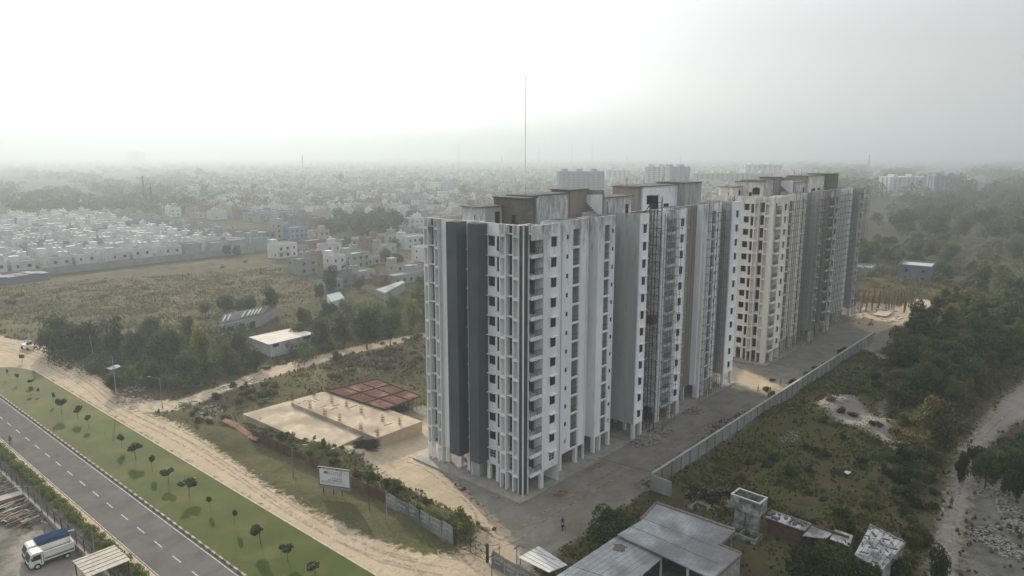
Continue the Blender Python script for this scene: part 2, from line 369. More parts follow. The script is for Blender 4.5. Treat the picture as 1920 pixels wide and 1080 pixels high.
street(struct(b.build('kerb', [mat('kerb_black', (.09, .085, .075), (.16, .145, .12), 2), mat('kerb_white', (.42, .39, .33), (.24, .22, .19), 2)])))
b = MB(); y = 50
while y < 190:
    b.box(45.75, 46.0, y, y+.95, -.1, .22); y += .97
street(struct(b.build('kerb', mat('kerb_stone', (.46, .42, .34), (.32, .29, .23), 2))))
# the lawn strip between the kerbs, rounded off at its far end
pl = [(35.65, YA), (45.75, YA), (45.75, 186)]+[(40.7+5.05*math.cos(t), 186+13*math.sin(t)) for t in np.linspace(0, math.pi/2, 9)[1:]]+[(35.65, 200)]
b = MB(); b.prism(pl, -.1, .17); street(struct(b.build('lawn', lawnm)))

# wheel ruts pressed into the sand and the yard
rutm = mat('rut_soil', (.27, .225, .165), (.34, .285, .21), 2); n, l = rutm.node_tree.nodes, rutm.node_tree.links
gg = n.new('ShaderNodeNewGeometry'); tt = n.new('ShaderNodeTexNoise'); tt.inputs['Scale'].default_value = .7; tt.inputs['Detail'].default_value = 6; l.new(gg.outputs['Position'], tt.inputs['Vector'])
rr_ = n.new('ShaderNodeMapRange'); rr_.inputs[1].default_value = .42; rr_.inputs[2].default_value = .62; l.new(tt.outputs['Fac'], rr_.inputs[0]); tb = n.new('ShaderNodeBsdfTransparent'); mm = n.new('ShaderNodeMixShader')
l.new(rr_.outputs[0], mm.inputs[0]); l.new(tb.outputs[0], mm.inputs[1]); l.new(n['Principled BSDF'].outputs[0], mm.inputs[2]); l.new(mm.outputs[0], n['Material Output'].inputs[0])
def gzb(x, y):
    i, j = (x-GX0)/GS, (y-GY0)/GS; i0, j0 = int(i), int(j); fx, fy = i-i0, j-j0
    return float(H[i0, j0]*(1-fx)*(1-fy)+H[i0+1, j0]*fx*(1-fy)+H[i0, j0+1]*(1-fx)*fy+H[i0+1, j0+1]*fx*fy)
b = MB()
for px in ([(-20, 650), (60, 668), (150, 715), (215, 765), (320, 815), (430, 880), (560, 965), (690, 1030), (800, 1060)], [(-20, 640), (80, 662), (180, 715), (260, 775), (360, 825), (480, 905), (600, 985), (720, 1045), (860, 1075)], [(880, 1045), (820, 1035), (905, 1030), (960, 1010), (1010, 975), (1100, 920), (1200, 865), (1350, 790), (1500, 715), (1620, 650)],
           [(870, 1055), (900, 1020), (900, 960), (850, 910), (790, 870), (720, 850)], [(300, 762), (400, 735), (500, 695), (640, 660), (790, 628)], [(1760, 1078), (1775, 980), (1795, 900), (1830, 825), (1890, 765)]):
    P = [Vector(G(*q)) for q in px]; pts_ = []
    for k in range(len(P)-1):
        a, c, d, e = P[max(k-1, 0)], P[k], P[k+1], P[min(k+2, len(P)-1)]; m_ = max(2, int((d-c).length/1.2))
        for i in range(m_): t = i/m_; pts_.append(.5*((2*c)+(d-a)*t+(2*a-5*c+4*d-e)*t*t+(3*c-a-3*d+e)*t*t*t))
    for off in (-.8, .8):
        L_ = []
        for k in range(len(pts_)-1):
            d = (pts_[k+1]-pts_[k]).normalized(); nn = Vector((-d.y, d.x)); q = pts_[k]+nn*off; L_.append((q-nn*.17, q+nn*.17))
        for (p0, p1), (q0, q1) in zip(L_, L_[1:]):
            if min(p0.x, q0.x) < GX0+2 or max(p0.y, q0.y) > GY1-3: continue
            b.quad(*[(v_.x, v_.y, gzb(v_.x, v_.y)+.035) for v_ in (p0, q0, q1, p1)])
struct(b.build('path', rutm))
# ------------------------------------------------------------------ the two towers
NST = 12
def zf(k): return 3.0*k          # floor level of storey k = 1..12, roof at 39
def wall(mb, ax, c, u0, u1, z0, z1, cols=(), th=.22, mi=0, out=1):
    """wall strip; ax 'x' runs along x at y=c (outside towards -y), ax 'y' runs along y at x=c (outside towards -x)"""
    def bx(a, b_, p, q):
        if b_-a < .01 or q-p < .01: return
        if ax == 'x': mb.box(a, b_, c, c+th, p, q, mi)
        else: mb.box(c, c+th, a, b_, p, q, mi)
    u = u0
    for h0, h1, zs in sorted(cols):
        bx(u, h0, z0, z1); z = z0
        for za, zb in sorted(zs): bx(h0, h1, z, za); z = zb
        bx(h0, h1, z, z1); u = h1
    bx(u, u1, z0, z1)
def tower(dx, name, label, cat, M, near):
    ox, oy = 74.4+dx, 63.0
    T = empty(name, (ox, oy, .25)); tag(T, label, cat)
    def P(mb, nm, mats): return mb.build(nm, mats, T)
    winlist = []      # (priority, axis, plane, u0, u1, z0, z1, kind)
    WM = {'white': white, 'grey': greyw, 'brown': brownw, 'cream': creamw, 'clean': whiteb}
    def hole(z, a, b_): return [(zf(k)+a, zf(k)+b_) for k in range(1, NST+1)]
    # front outline: (x0, x1, y, material, openings [(a, b, z_lo, z_hi, kind)])
    fr = [(.9, 3.4, 1.8, 'A', [(1.5, 2.7, .05, 2.15, 'door')]),
          (3.4, 7.3, -.7, 'A', [(5.1, 6.4, .85, 2.3, 'window')]),
          (7.3, 9.9, 3.0, 'A', []),
          (9.9, 16.3, .9, 'A', [(10.9, 11.45, 1.3, 2.0, 'small'), (12.6, 14.4, .12, 2.72, 'loggia')]),
          (16.3, 19.2, 2.6, 'A', []),
          (19.2, 24.1, .8, 'A', [(21.0, 22.6, .12, 2.72, 'loggia'), (23.2, 23.7, 1.3, 2.0, 'small')]),
          (24.1, 28.8, 7.5, 'B', []),
          (28.8, 31.5, -1.2, 'C', [(29.7, 30.8, .85, 2.3, 'window')]),
          (31.5, 38.6, 2.4, 'D', [(32.4, 33.0, 1.2, 2.0, 'small'), (34.2, 35.8, .12, 2.72, 'loggia'), (36.9, 37.6, .8, 2.2, 'small')]),
          (38.6, 40.0, .1, 'C', []),
          (40.0, 42.6, 1.8, 'C', [(40.7, 41.8, .05, 2.15, 'door')]),
          (42.6, 46.1, -.6, 'C', [(44.0, 45.3, .85, 2.3, 'window')]),
          (46.1, 55.8, 2.2, 'D', [(47.4, 48.0, 1.2, 2.0, 'small'), (49.6, 51.4, .12, 2.72, 'loggia')]),
          (55.8, 64.3, 1.0, 'E', [(60.0, 61.7, .12, 2.72, 'loggia'), (62.5, 63.1, 1.3, 2.0, 'small')]),
          (64.3, 66.9, 6.0, 'B', []),
          (66.9, 71.3, -.3, 'F', [(68.7, 69.9, .85, 2.3, 'window')])]
    RT = 39.0; PT = 40.15
    lastx, lasty = .9, 1.8
    loggias = []
    for (x0, x1, y, mk, ops) in fr:
        mb = MB(); zlo = 2.75
        cols = [(a, b_, hole(0, lo, hi)) for a, b_, lo, hi, kd in ops]
        wall(mb, 'x', y, x0, x1, zlo, PT, cols)
        if abs(y-lasty) > .05:      # the return wall that closes the step
            y0, y1 = sorted((y, lasty)); side = mb
            xx = x0 if y < lasty else x0-.22
            big = (y1-y0) > 4; sm = MB() if big else side
            wall(sm, 'y', xx, y0+.22, y1, 2.75, PT)
            if big: P(sm, 'side_wall', greyw)
        lasty = y; P(mb, 'wall', WM[M[mk]])
        for a, b_, lo, hi, kd in ops:
            for k in range(1, NST+1): winlist.append((x0, 'x', y, a, b_, zf(k)+lo, zf(k)+hi, kd, k))
    # left outline along y at x = c
    lf = [(0.8, 1.9, .45, 'A', []), (1.9, 3.4, .55, 'A', [(2.0, 3.3, .5, 2.85, 'strip')]), (3.4, 4.5, .45, 'A', []),
          (4.5, 6.0, .35, 'A', [(4.9, 5.6, .2, 2.4, 'tall')]), (6.0, 9.8, .5, 'A', [(6.1, 7.4, .85, 2.3, 'window')]), (9.8, 11.8, 2.0, 'A', []),
          (11.8, 14.2, .5, 'A', []), (14.2, 17.4, .3, 'A', [(14.5, 15.2, 1.1, 2.1, 'small')]), (17.4, 18.3, .45, 'A', []),
          (18.3, 19.8, .55, 'A', [(18.4, 19.7, .5, 2.85, 'strip')]), (19.8, 20.7, .45, 'A', [])]
    lastc = None
    for (y0, y1, c, mk, ops) in lf:
        mb = MB()
        wall(mb, 'y', c, y0, y1, 2.75, PT, [(a, b_, hole(0, lo, hi)) for a, b_, lo, hi, kd in ops])
        if lastc is not None and abs(c-lastc) > .3:
            a, b_ = sorted((c, lastc)); wall(mb, 'x', y0-.11, a+.22, b_, 2.75, PT)
        lastc = c; P(mb, 'wall', WM[M['L']])
        for a, b_, lo, hi, kd in ops:
            for k in range(1, NST+1): winlist.append((0, 'y', c, a, b_, zf(k)+lo, zf(k)+hi, kd, k))
    # back and far end, plainer
    bh = [(4+i*6.2, 5.4+i*6.2, hole(0, .9, 2.3)) for i in range(11)]
    mb = MB(); wall(mb, 'x', 20.5, .5, 71.3, 2.75, PT, bh); P(mb, 'back_wall', greyw); mb = MB()
    wall(mb, 'y', 71.08, .2, 20.5, 2.75, PT, [(4, 5.3, hole(0, .9, 2.3)), (9, 10.3, hole(0, .9, 2.3)), (15, 16.3, hole(0, .9, 2.3))])
    P(mb, 'end_wall', greyw)
    # floors and inner partitions: dark rooms behind the openings
    b = MB()
    foot = [(.8, 7.1, 2.1, 20.4), (.85, 3.3, 2.1, 2.15), (3.6, 7.1, -.4, 2.0), (7.1, 24, 3.3, 20.4), (10.1, 16.1, 1.15, 3.25), (19.4, 23.9, 1.1, 3.25), (24, 29, 7.8, 20.4), (29, 71, 3.3, 20.4),
            (29.1, 31.4, -.9, 3.25), (31.6, 38.4, 2.7, 3.25), (38.8, 46, 2.1, 3.25), (42.8, 46, -.3, 2.05), (46.2, 55.7, 2.5, 3.25), (56, 64.2, 1.3, 3.25), (67.1, 71, 0, 3.25)]
    for k in range(1, NST+2):
        for (a, c, d, e) in foot:
            if e-d > .2 and not (64.3 < a < 66.9): b.box(a, c, d, e, zf(k)-.18, zf(k)-.02 if k < 13 else zf(k))
    struct(P(b, 'floor_slab', conc), 'stuff')
    b = MB()
    for x in (8.5, 23.9, 29, 38.7, 46.2, 55.9, 64.2): b.box(x, x+.15, 4 if x not in (23.9, 29) else 8, 20.3, 3, 38.7)
    b.box(.9, 71, 5.6, 5.75, 3, 38.7); b.box(.9, 24, 9.9, 10.05, 3, 38.7)
    b.box(3.2, 3.35, .9, 20.3, 3, 38.7)
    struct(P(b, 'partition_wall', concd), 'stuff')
    # loggia floors, parapets and back walls
    bal = []
    for (pr, ax, c, a, b_, z0, z1, kd, k) in winlist:
        if kd != 'loggia': continue
        loggias.append((a, b_, c, z0, z1, k))
    b = MB(); d = MB(); 
    for (a, b_, c, z0, z1, k) in loggias:
        b.box(a-.05, b_+.05, c+1.5, c+1.62, z0-.1, z1+.15); d.box(a+.15, a+.95, c+1.46, c+1.5, z0, z0+2.05)
        b.box(a-.05, a, c+.22, c+1.5, z0-.1, z1+.1); b.box(b_, b_+.05, c+.22, c+1.5, z0-.1, z1+.1)
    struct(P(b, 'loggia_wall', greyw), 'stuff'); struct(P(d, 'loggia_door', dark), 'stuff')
    rail = MB()
    for (a, b_, c, z0, z1, k) in loggias: rail.box(a, b_, c+.1, c+.14, z0+.85, z0+.9); rail.box(a, b_, c+.08, c+.16, z0, z0+.1)
    struct(P(rail, 'railing', steel), 'stuff')
    # balconies
    for (x0, x1, yb, ys) in ((.9, 3.35, -.55, 1.8), (40.0, 42.55, -.35, 1.8)):
        for k in range(1, NST+1):
            s = MB(); z = zf(k); s.box(x0-.1, x1, yb, ys, z-.34, z); s.box(x0-.1, x1, yb-.06, yb+.02, z-.42, z+.12)
            bo = s.build('balcony', white if (near and x0 < 5) or M['A'] != 'cream' else creamw, T)
            r = MB()
            for i in range(9): r.box(x0+(x1-x0)*i/8-.02, x0+(x1-x0)*i/8+.02, yb+.02, yb+.05, z+.12, z+1.0)
            r.box(x0, x1, yb+.01, yb+.06, z+1.0, z+1.05)
            for i in range(5): r.box(x0-.08, x0-.05, yb+.1+i*.4, yb+.13+i*.4, z, z+1)
            r.build('railing', steel, bo)
            w = MB(); w.box(x1-.9, x1-.08, yb+.1, yb+.18, z, z+1.0); w.build('parapet', greyw, bo)
    # hanging parapets over the balconies
    b = MB()
    for (x0, x1, yb) in ((.9, 3.35, -.5), (40.0, 42.55, -.3)): b.box(x0, x1, yb, yb+.15, 38.1, PT); b.box(x0, x1, yb+.15, 1.8, 38.85, 39.0)
    P(b, 'parapet', white if M['A'] == 'white' else creamw)
    # the tall fins ("ladders") of the left face and the dark corner column
    fm = white if M['A'] == 'white' else creamw
    fins = [(-.35, .45, .85), (-.35, .45, 1.95), (-.35, .5, 3.35), (-.35, .5, 4.45), (-.35, .5, 17.35), (-.35, .5, 18.25), (-.35, .5, 19.8), (-.35, .5, 20.65), (-.3, 2.0, 10.55)]
    for x0, x1, y in fins: b = MB(); b.box(x0, x1, y-.08, y+.08, 0, 40.2); P(b, 'fin', fm)
    for (y0, y1) in ((.93, 1.87), (3.43, 4.37), (17.43, 18.17), (19.88, 20.57)):
        b = MB()
        for k in range(1, NST+2): b.box(-.32, .44, y0, y1, zf(k)-.55, zf(k)-.15)
        struct(P(b, 'ladder_rung', fm), 'stuff')
    for (y0, y1) in ((2.03, 3.27), (18.33, 19.72)):
        b = MB()
        for k in range(1, NST+2): b.box(-.22, .54, y0, y1, zf(k)-.12, zf(k))
        struct(P(b, 'floor_band', fm), 'stuff')
    for q in ((-.42, -.24, -.12, .02), (.72, .88, -.12, .9), (7.18, 7.36, -.78, 3.0), (16.2, 16.36, .78, 1.2), (14.5, 14.58, .82, .92), (20.86, 20.96, .72, .82), (45.95, 46.15, -.7, 2.2), (56.2, 57.0, .4, 1.0), (58.2, 58.9, .4, 1.0)):
        b = MB(); b.box(*q, 0, 40.22); P(b, 'fin', fm)
    b = MB(); b.box(-.24, .72, .02, .80, 0, 40.2)
    P(b, 'corner_column', panelg if near else creamw)
    if near:
        for (y0, y1) in ((7.6, 9.6), (11.9, 14.15)):
            b = MB(); b.box(-1.65, .5, y0, y1, 3.2, 40.1); P(b, 'dark_panel', panel)
        b = MB()
        for (y0, y1) in ((2.02, 3.28), (18.42, 19.70)): b.box(.50, .60, y0, y1, 39.0, 40.05)
        for (y0, y1) in ((2.02, 3.28), (18.42, 19.70)):
            for k in range(1, NST+1): b.box(.52, .60, y0, y1, zf(k)+.02, zf(k)+.5)
        struct(P(b, 'spandrel_panel', panelg), 'stuff')
    # small balcony brackets between the dark panels
    b = MB()
    for k in range(1, NST+1): b.box(-.1, 2.0, 9.9, 10.45, zf(k)-.15, zf(k)+.75); b.box(.2, 2.0, 10.7, 11.8, zf(k)-.15, zf(k))
    struct(P(b, 'service_shelf', white if M['A'] == 'white' else creamw), 'stuff')
    # stilt columns, plinth
    b = MB(); b.box(-.18, .32, -.15, .45, -.3, 2.75); cm_ = b.mesh('column', fm)
    for x, y in ((.6, .4), (3.5, -.5), (10.1, 1.1), (14.3, 1.1), (19.4, 1.0), (21.0, 1.0), (23.8, 1.0), (28.95, -1.0), (31.2, -1.0), (38.9, .3), (39.7, .3), (42.8, -.4), (45.8, -.4), (56.6, 1.2), (58.6, 1.2), (61.8, 1.2), (64, 1.2), (67.1, -.1), (71.0, -.1), (32, 2.7), (35.5, 2.7), (47.5, 2.6), (51, 2.6), (54, 2.6),
                 (.8, 5.8), (.8, 7.6), (.8, 9.6), (.8, 12), (.8, 14), (.8, 16.8)): link(cm_, 'column', T, (x, y, 0))
    for x in range(4, 72, 6):
        for y in (6, 12, 18): link(cm_, 'column', T, (x, y, 0))
    for q in ((8, 23, 9.6, 14, -.1, 2.9), (33, 52, 8, 14, -.1, 2.9), (.2, 1.8, 9.4, 11, -.1, 2.2)): b = MB(); b.box(*q); P(b, 'ground_floor_room', greyw)
    b = MB(); b.box(-2.2, 25.2, -1.3, 22.5, -.75, .02); b.box(25.2, 72.2, -.9, 22.2, -.75, -.12)
    P(b, 'plinth', conc)
    # windows: frames with a pane; the hundred nearest are parts of their own
    def frame(mb, pane, ax, c, a, b_, z0, z1, kd):
        t = .055
        def bx(m_, u0, u1, q0, q1, o=.06, w=.06):
            if ax == 'x': m_.box(u0, u1, c+o, c+o+w, q0, q1)
            else: m_.box(c+o, c+o+w, u0, u1, q0, q1)
        if kd != 'small': 
            bx(mb, (a+b_)/2-t/2, (a+b_)/2+t/2, z0, z1)
        bx(mb, a, a+t, z0, z1); bx(mb, b_-t, b_, z0, z1); bx(mb, a+t, b_-t, z0, z0+t); bx(mb, a+t, b_-t, z1-t, z1)
        bx(pane, a+t, b_-t, z0+t, z1-t, .09, .015)
    items = [w for w in winlist if w[7] in ('window', 'small', 'strip', 'tall')]
    items.sort(key=lambda w: w[3] if w[1] == 'x' else 0)
    rest_f, rest_p = MB(), MB()
    for i, (pr, ax, c, a, b_, z0, z1, kd, k) in enumerate(items):
        grille = (k == 1 and near)
        if i < 96 and near:
            f, p_ = MB(), MB(); frame(f, p_, ax, c, a, b_, z0, z1, kd)
            if grille:
                for q in (.33, .66):
                    z = z0+(z1-z0)*q
                    if ax == 'x': f.box(a, b_, c+.04, c+.08, z-.03, z+.03)
                    else: f.box(c+.04, c+.08, a, b_, z-.03, z+.03)
            fo = f.build('window', frame_w if grille else panel, T); p_.build('pane', glass, fo)
        elif near: frame(rest_f, rest_p, ax, c, a, b_, z0, z1, kd)
        else: frame(rest_f, rest_f, ax, c, a, b_, z0, z1, 'small') if i < 0 else rest_f.box(*( (a, a+.05, c+.05, c+.12, z0, z1) if ax == 'x' else (c+.05, c+.12, a, a+.05, z0, z1)))
    if rest_f.v: struct(P(rest_f, 'window_frame', panel), 'stuff')
    if rest_p.v: struct(P(rest_p, 'window_pane', glass), 'stuff')
    # sunshades over the windows
    sh = 0; rs = MB()
    for (pr, ax, c, a, b_, z0, z1, kd, k) in winlist:
        if kd != 'window': continue
        m_ = MB() if (sh < 70 and (near or sh < 40)) else rs
        if ax == 'x': m_.box(a-.18, b_+.18, c-.5, c-.003, z1+.12, z1+.2)
        else: m_.box(c-.5, c-.003, a-.18, b_+.12, z1+.12, z1+.2)
        if m_ is not rs: m_.build('sunshade', white if near else creamw, T)
        sh += 1
    if rs.v: struct(P(rs, 'sunshade', white), 'stuff')
    # ledges under the openings of the bare recesses, pipes
    b = MB()
    for k in range(1, NST+1):
        b.box(31.6, 37.6, 1.9, 2.4, zf(k)-.12, zf(k)); b.box(46.2, 52, 1.7, 2.2, zf(k)-.12, zf(k)); b.box(37.0, 37.9, 1.6, 2.4, zf(k)+.3, zf(k)+.75)
    struct(P(b, 'ledge', greyw), 'stuff')
    for x, y in ((8.6, 2.93), (9.3, 2.93), (17.2, 2.53), (18.4, 2.53), (26, 7.43), (53.2, 2.12), (54.4, 2.12), (39.2, .02)): b = MB(); b.tube((x, y, .3), (x, y, 39.5), .055, n=5); P(b, 'drainpipe', brownw)
    # roof: cap line of the parapets, inner back walls, head rooms
    for (x0, x1, y, mk, ops) in fr: b = MB(); b.box(x0-.02, x1+.0, y-.03, y+.25, PT, PT+.05); P(b, 'coping', frame_w)
    b = MB()
    for (y0, y1, c, mk, ops) in lf: b.box(c-.03, c+.25, y0, y1, PT, PT+.05)
    P(b, 'coping', frame_w)
    def room(x0, x1, y0, y1, z1, m_, nm='roof_room', doors=(), parapet=True):
        b = MB(); b.box(x0, x1, y0, y1, 39, z1); o = P(b, nm, m_)
        b = MB(); b.box(x0-.25, x1+.25, y0-.25, y1+.25, z1, z1+.14); b.build('roof', concd, o)
        if doors:
            b = MB()
            for (ax, c, a, b_, q0, q1) in doors:
                if ax == 'x': b.box(a, b_, c-.03, c+.01, 39+q0, 39+q1)
                else: b.box(c-.03, c+.01, a, b_, 39+q0, 39+q1)
            b.build('door', dark, o)
        return o
    room(3.1, 8.2, 11.7, 15.4, 42.0, white if near else creamw, doors=[('x', 11.7, 6.6, 7.7, 0, 2.2), ('y', 3.1, 12.6, 12.8, .5, 1.9)])
    room(8.4, 11.2, 7.2, 13.6, 43.3, concd if near else creamw, doors=[('y', 8.4, 9.0, 9.8, .4, 1.7)])
    room(11.2, 22.4, 9.2, 13.2, 43.5, white)
    room(11.15, 11.3, 7.1, 9.2, 43.5, greyw)
    room(22.4, 27.5, 9.0, 13, 44.0, brownw); 
    b = MB(); b.box(27.5, 27.8, 5.6, 10.5, 39, 43.95); P(b, 'stair_wall', brownw)
    b = MB()
    for i in range(9): b.prism([(27.35, 5.8+i*.42), (27.5, 5.8+i*.42), (27.5, 6.22+i*.42), (27.35, 6.22+i*.42)], 39.3+i*.33, 43.2-i*.02)
    P(b, 'stair_flight', whiteb)
    room(27.9, 36.6, 5.6, 9, 42.6, white, doors=[('x', 5.6, 34.6, 35.6, 0, 2.2), ('x', 5.6, 28.6, 28.8, .0, 3.0)])
    room(41.6, 43.0, 7.4, 13, 43.9, brownw); room(43.0, 56.5, 7.1, 13, 43.95, whiteb if near else creamw, doors=[('x', 7.1, 46, 49, .5, 1.4), ('x', 7.1, 51, 53, .6, 1.4)])
    room(56.5, 63.6, 5.4, 12, 44.3, greyw if near else concd)
    b = MB()
    for (x0, x1, y0, y1) in ((12, 16, 3.4, 7), (49, 55, 3.6, 6.5), (17, 23, 3.6, 5.2)):
        b.box(x0, x1, y0, y0+.15, 39, 39.8); b.box(x0, x1, y1, y1+.15, 39, 39.8); b.box(x0, x0+.15, y0+.15, y1, 39, 39.8); b.box(x1-.15, x1, y0+.15, y1, 39, 39.8)
    struct(P(b, 'low_roof_wall', greyw), 'stuff')
    b = MB(); rnd = random.Random(4+int(dx))
    for i in range(26):
        x, y = rnd.choice(((45, 12), (50, 12.6), (52, 12.4), (57.5, 11), (62, 11), (62, 8), (70, 2), (2, 19), (6, 19.5), (11, 12.9), (12, 10), (24, 12)))
        x += rnd.uniform(-.4, .4); h_ = 43.9 if 43 < x < 64 and y > 7 else (39.0 if not 11 < x < 23 else 43.3); b.tube((x, y, h_), (x+rnd.uniform(-.05, .05), y, h_+rnd.uniform(1.0, 2.0)), .02, n=4)
    struct(P(b, 'starter_bars', steel), 'stuff')
    return T
TA = tower(0, 'apartment_tower', 'nearest tall unfinished apartment tower, white with two dark grey vertical panels, open stilts below', 'apartment tower',
           {'A': 'white', 'B': 'grey', 'C': 'clean', 'D': 'brown', 'E': 'clean', 'F': 'clean', 'L': 'clean'}, True)
TB = tower(90.1, 'apartment_tower', 'farther unfinished apartment tower of cream plaster and bare grey concrete under scaffolding', 'apartment tower',
           {'A': 'cream', 'B': 'grey', 'C': 'grey', 'D': 'grey', 'E': 'clean', 'F': 'grey', 'L': 'cream'}, False)
# scaffolds: bamboo lattices standing in front of the walls
def scaffold(x0, x1, y, z1, label, step=1.2, ret=None, jig=0):
    rnd = random.Random(int(x0*10)); b = MB(); n = max(1, round((x1-x0)/step))
    runs = [((x0+(x1-x0)*i/n, y) ) for i in range(n+1)]
    for row in (0, .9):
        for (x, yy) in runs: b.tube((x+rnd.uniform(-.06, .06), yy+row, 0), (x+rnd.uniform(-.12, .12), yy+row+rnd.uniform(-.08, .08), z1+rnd.uniform(-1.5, 1.2)), .038, n=4, cap=False)
        z = 2.0
        while z < z1: b.tube((x0-.3, y+row+.05, z+rnd.uniform(-.1, .1)), (x1+.3, y+row+.05, z+rnd.uniform(-.1, .1)), .038, n=4, cap=False); z += 1.75
    z = 2.0
    while z < z1:
        for (x, yy) in runs[::2]: b.tube((x, yy-.15, z), (x, yy+1.1, z), .03, n=4, cap=False)
        z += 1.75
    o = b.build('scaffold', bamboo); tag(o, label, 'scaffold', 'pole scaffolds on the two towers')
scaffold(74.4+38.2, 74.4+42.4, 61.2, 40.6, 'thin pole scaffold over the middle balconies of the nearest tower')
scaffold(74.4+56, 74.4+64, 61.9, 40.4, 'wide pole scaffold on the white bays near the far end of the nearest tower')
scaffold(74.4+64.6, 74.4+66.6, 64.4, 40.0, 'narrow pole scaffold in the grey recess at the far end of the nearest tower', .9)
scaffold(74.4+71.6, 74.4+73.4, 70.5, 34.0, 'loose pole scaffold standing between the two towers', .9)
scaffold(164.5+19, 164.5+24.4, 61.9, 40.4, 'pole scaffold beside the cream bays of the farther tower')
scaffold(164.5+9.9, 164.5+16.5, 62.0, 40.2, 'pole scaffold next to the cream corner of the farther tower', 1.3)
scaffold(164.5+26, 164.5+31.6, 60.6, 40.2, 'pole scaffold in front of the grey recess of the farther tower')
scaffold(164.5+31.8, 164.5+42.4, 61.2, 44.0, 'tall pole scaffold reaching above the roof of the farther tower', 1.3)
scaffold(164.5+46.5, 164.5+55.5, 62.2, 40.0, 'pole scaffold over the bare brown recess of the farther tower', 1.4)
scaffold(164.5+56, 164.5+64.5, 61.8, 40.2, 'dense pole scaffold on the last grey bays of the farther tower', 1.0)
scaffold(164.5+66.6, 164.5+72.5, 61.2, 40.8, 'pole scaffold wrapping the far corner of the farther tower', 1.2)
# material hoist in the brick recess
H_ = empty('material_hoist', (108.2, 61.6, 0)); tag(H_, 'dark steel lattice hoist mast rising past the roof edge of the nearest tower', 'hoist')
b = MB()
for x in (0, 1.5):
    for y in (0, 1.5): b.box(x-.06, x+.06, y-.06, y+.06, 0, 43)
z = 0; k = 0
while z < 42.4:
    b.box(0, 1.5, -.03, .03, z-.03, z+.03); b.box(0, 1.5, 1.47, 1.53, z-.03, z+.03); b.box(-.03, .03, 0, 1.5, z-.03, z+.03); b.box(1.47, 1.53, 0, 1.5, z-.03, z+.03)
    p = ((0, 0, z), (1.5, 0, z+1.5)) if k % 2 else ((1.5, 0, z), (0, 0, z+1.5)); b.tube(*p, .03, n=4); p = ((0, 0, z), (0, 1.5, z+1.5)) if k % 2 else ((0, 1.5, z), (0, 0, z+1.5)); b.tube(*p, .03, n=4)
    z += 1.5; k += 1
b.build('mast', steel, H_)
b = MB(); b.box(-1.4, .2, .1, 1.4, 41.8, 43.3); b.tube((-1.4, .7, 42.6), (-1.0, .7, 42.6), .5, n=10); b.build('winch', black, H_)
b = MB(); b.tube((-3.4, 1.2, 39.2), (-.1, .8, 43), .06, n=5); b.tube((-2.6, 2.2, 39.2), (-.1, 1, 42), .06, n=5); b.build('stay', steel, H_)
b = MB(); b.box(.1, 1.4, .1, 1.4, 20.4, 21.9); b.build('cage', rust, H_)
b = MB()
for k in range(12): b.box(1.9, 2.5, -.1, .7, 3*k+3.4, 3*k+4.3)
struct(b.build('landing_gate', frame_w, H_), 'stuff')
# roof water tank on the farther tower
K = empty('water_tank', (164.5+2.6, 68.6, 39.2)); tag(K, 'small dark water tank on legs on the cream roof of the farther tower', 'water tank')
b = MB(); b.tube((0, 0, 1.6), (0, 0, 3.0), .85, n=14); b.tube((0, 0, 3.0), (0, 0, 3.3), .85, .3, n=14); b.build('tank', black, K)
b = MB()
for x, y in ((-.6, -.6), (.6, -.6), (-.6, .6), (.6, .6)): b.tube((x, y, 0), (x*.8, y*.8, 1.6), .05, n=4)
b.build('leg', steel, K)
# ------------------------------------------------------------------ vegetation
LEAF = {'dark': leafmat('leaf_dark', (.058, .078, .030), (.038, .052, .022)), 'mid': leafmat('leaf_mid', (.088, .108, .038), (.058, .075, .028)),
        'yel': leafmat('leaf_yellowish', (.15, .155, .045), (.10, .11, .036)), 'olive': leafmat('leaf_olive', (.12, .115, .048), (.078, .08, .036)),
        'dry': leafmat('leaf_dry', (.15, .13, .065), (.10, .09, .045)), 'bright': leafmat('leaf_bright', (.12, .15, .035), (.08, .11, .028))}
bark = mat('bark', (.12, .095, .07), (.07, .058, .045), 3)
bark2 = mat('pale_bark', (.24, .22, .18), (.15, .13, .11), 3)
def leaves_np(rs, centers, radii, n, size, flat=.85, hollow=.55):
    """n small leaf quads on and in clumps; returns verts, faces"""
    k = rs.choice(len(centers), n, p=radii**2/np.sum(radii**2)); d = rs.normal(size=(n, 3)); d /= np.linalg.norm(d, axis=1)[:, None]+1e-9
    rr = radii[k]*(hollow+(1-hollow)*rs.rand(n)**.6); d2 = d.copy(); d2[:, 2] *= flat
    c = centers[k]+d2*rr[:, None]
    nrm = d+rs.normal(size=(n, 3))*.65; nrm /= np.linalg.norm(nrm, axis=1)[:, None]
    t = np.cross(nrm, rs.normal(size=(n, 3))); t /= np.linalg.norm(t, axis=1)[:, None]+1e-9; b = np.cross(nrm, t)
    s = size*(.6+.8*rs.rand(n)); t *= (s*.5)[:, None]; b *= (s*.36)[:, None]
    V = np.stack([c-t, c+b, c+t, c-b], 1).reshape(-1, 3)
    return V
def quads_mesh(name, V, m):
    n = len(V)//4; me = bpy.data.meshes.new(name); me.vertices.add(len(V)); me.vertices.foreach_set('co', V.astype(np.float32).ravel())
    me.loops.add(4*n); me.loops.foreach_set('vertex_index', np.arange(4*n)); me.polygons.add(n); me.polygons.foreach_set('loop_start', np.arange(0, 4*n, 4))
    me.update(calc_edges=True); me.materials.append(m); return me
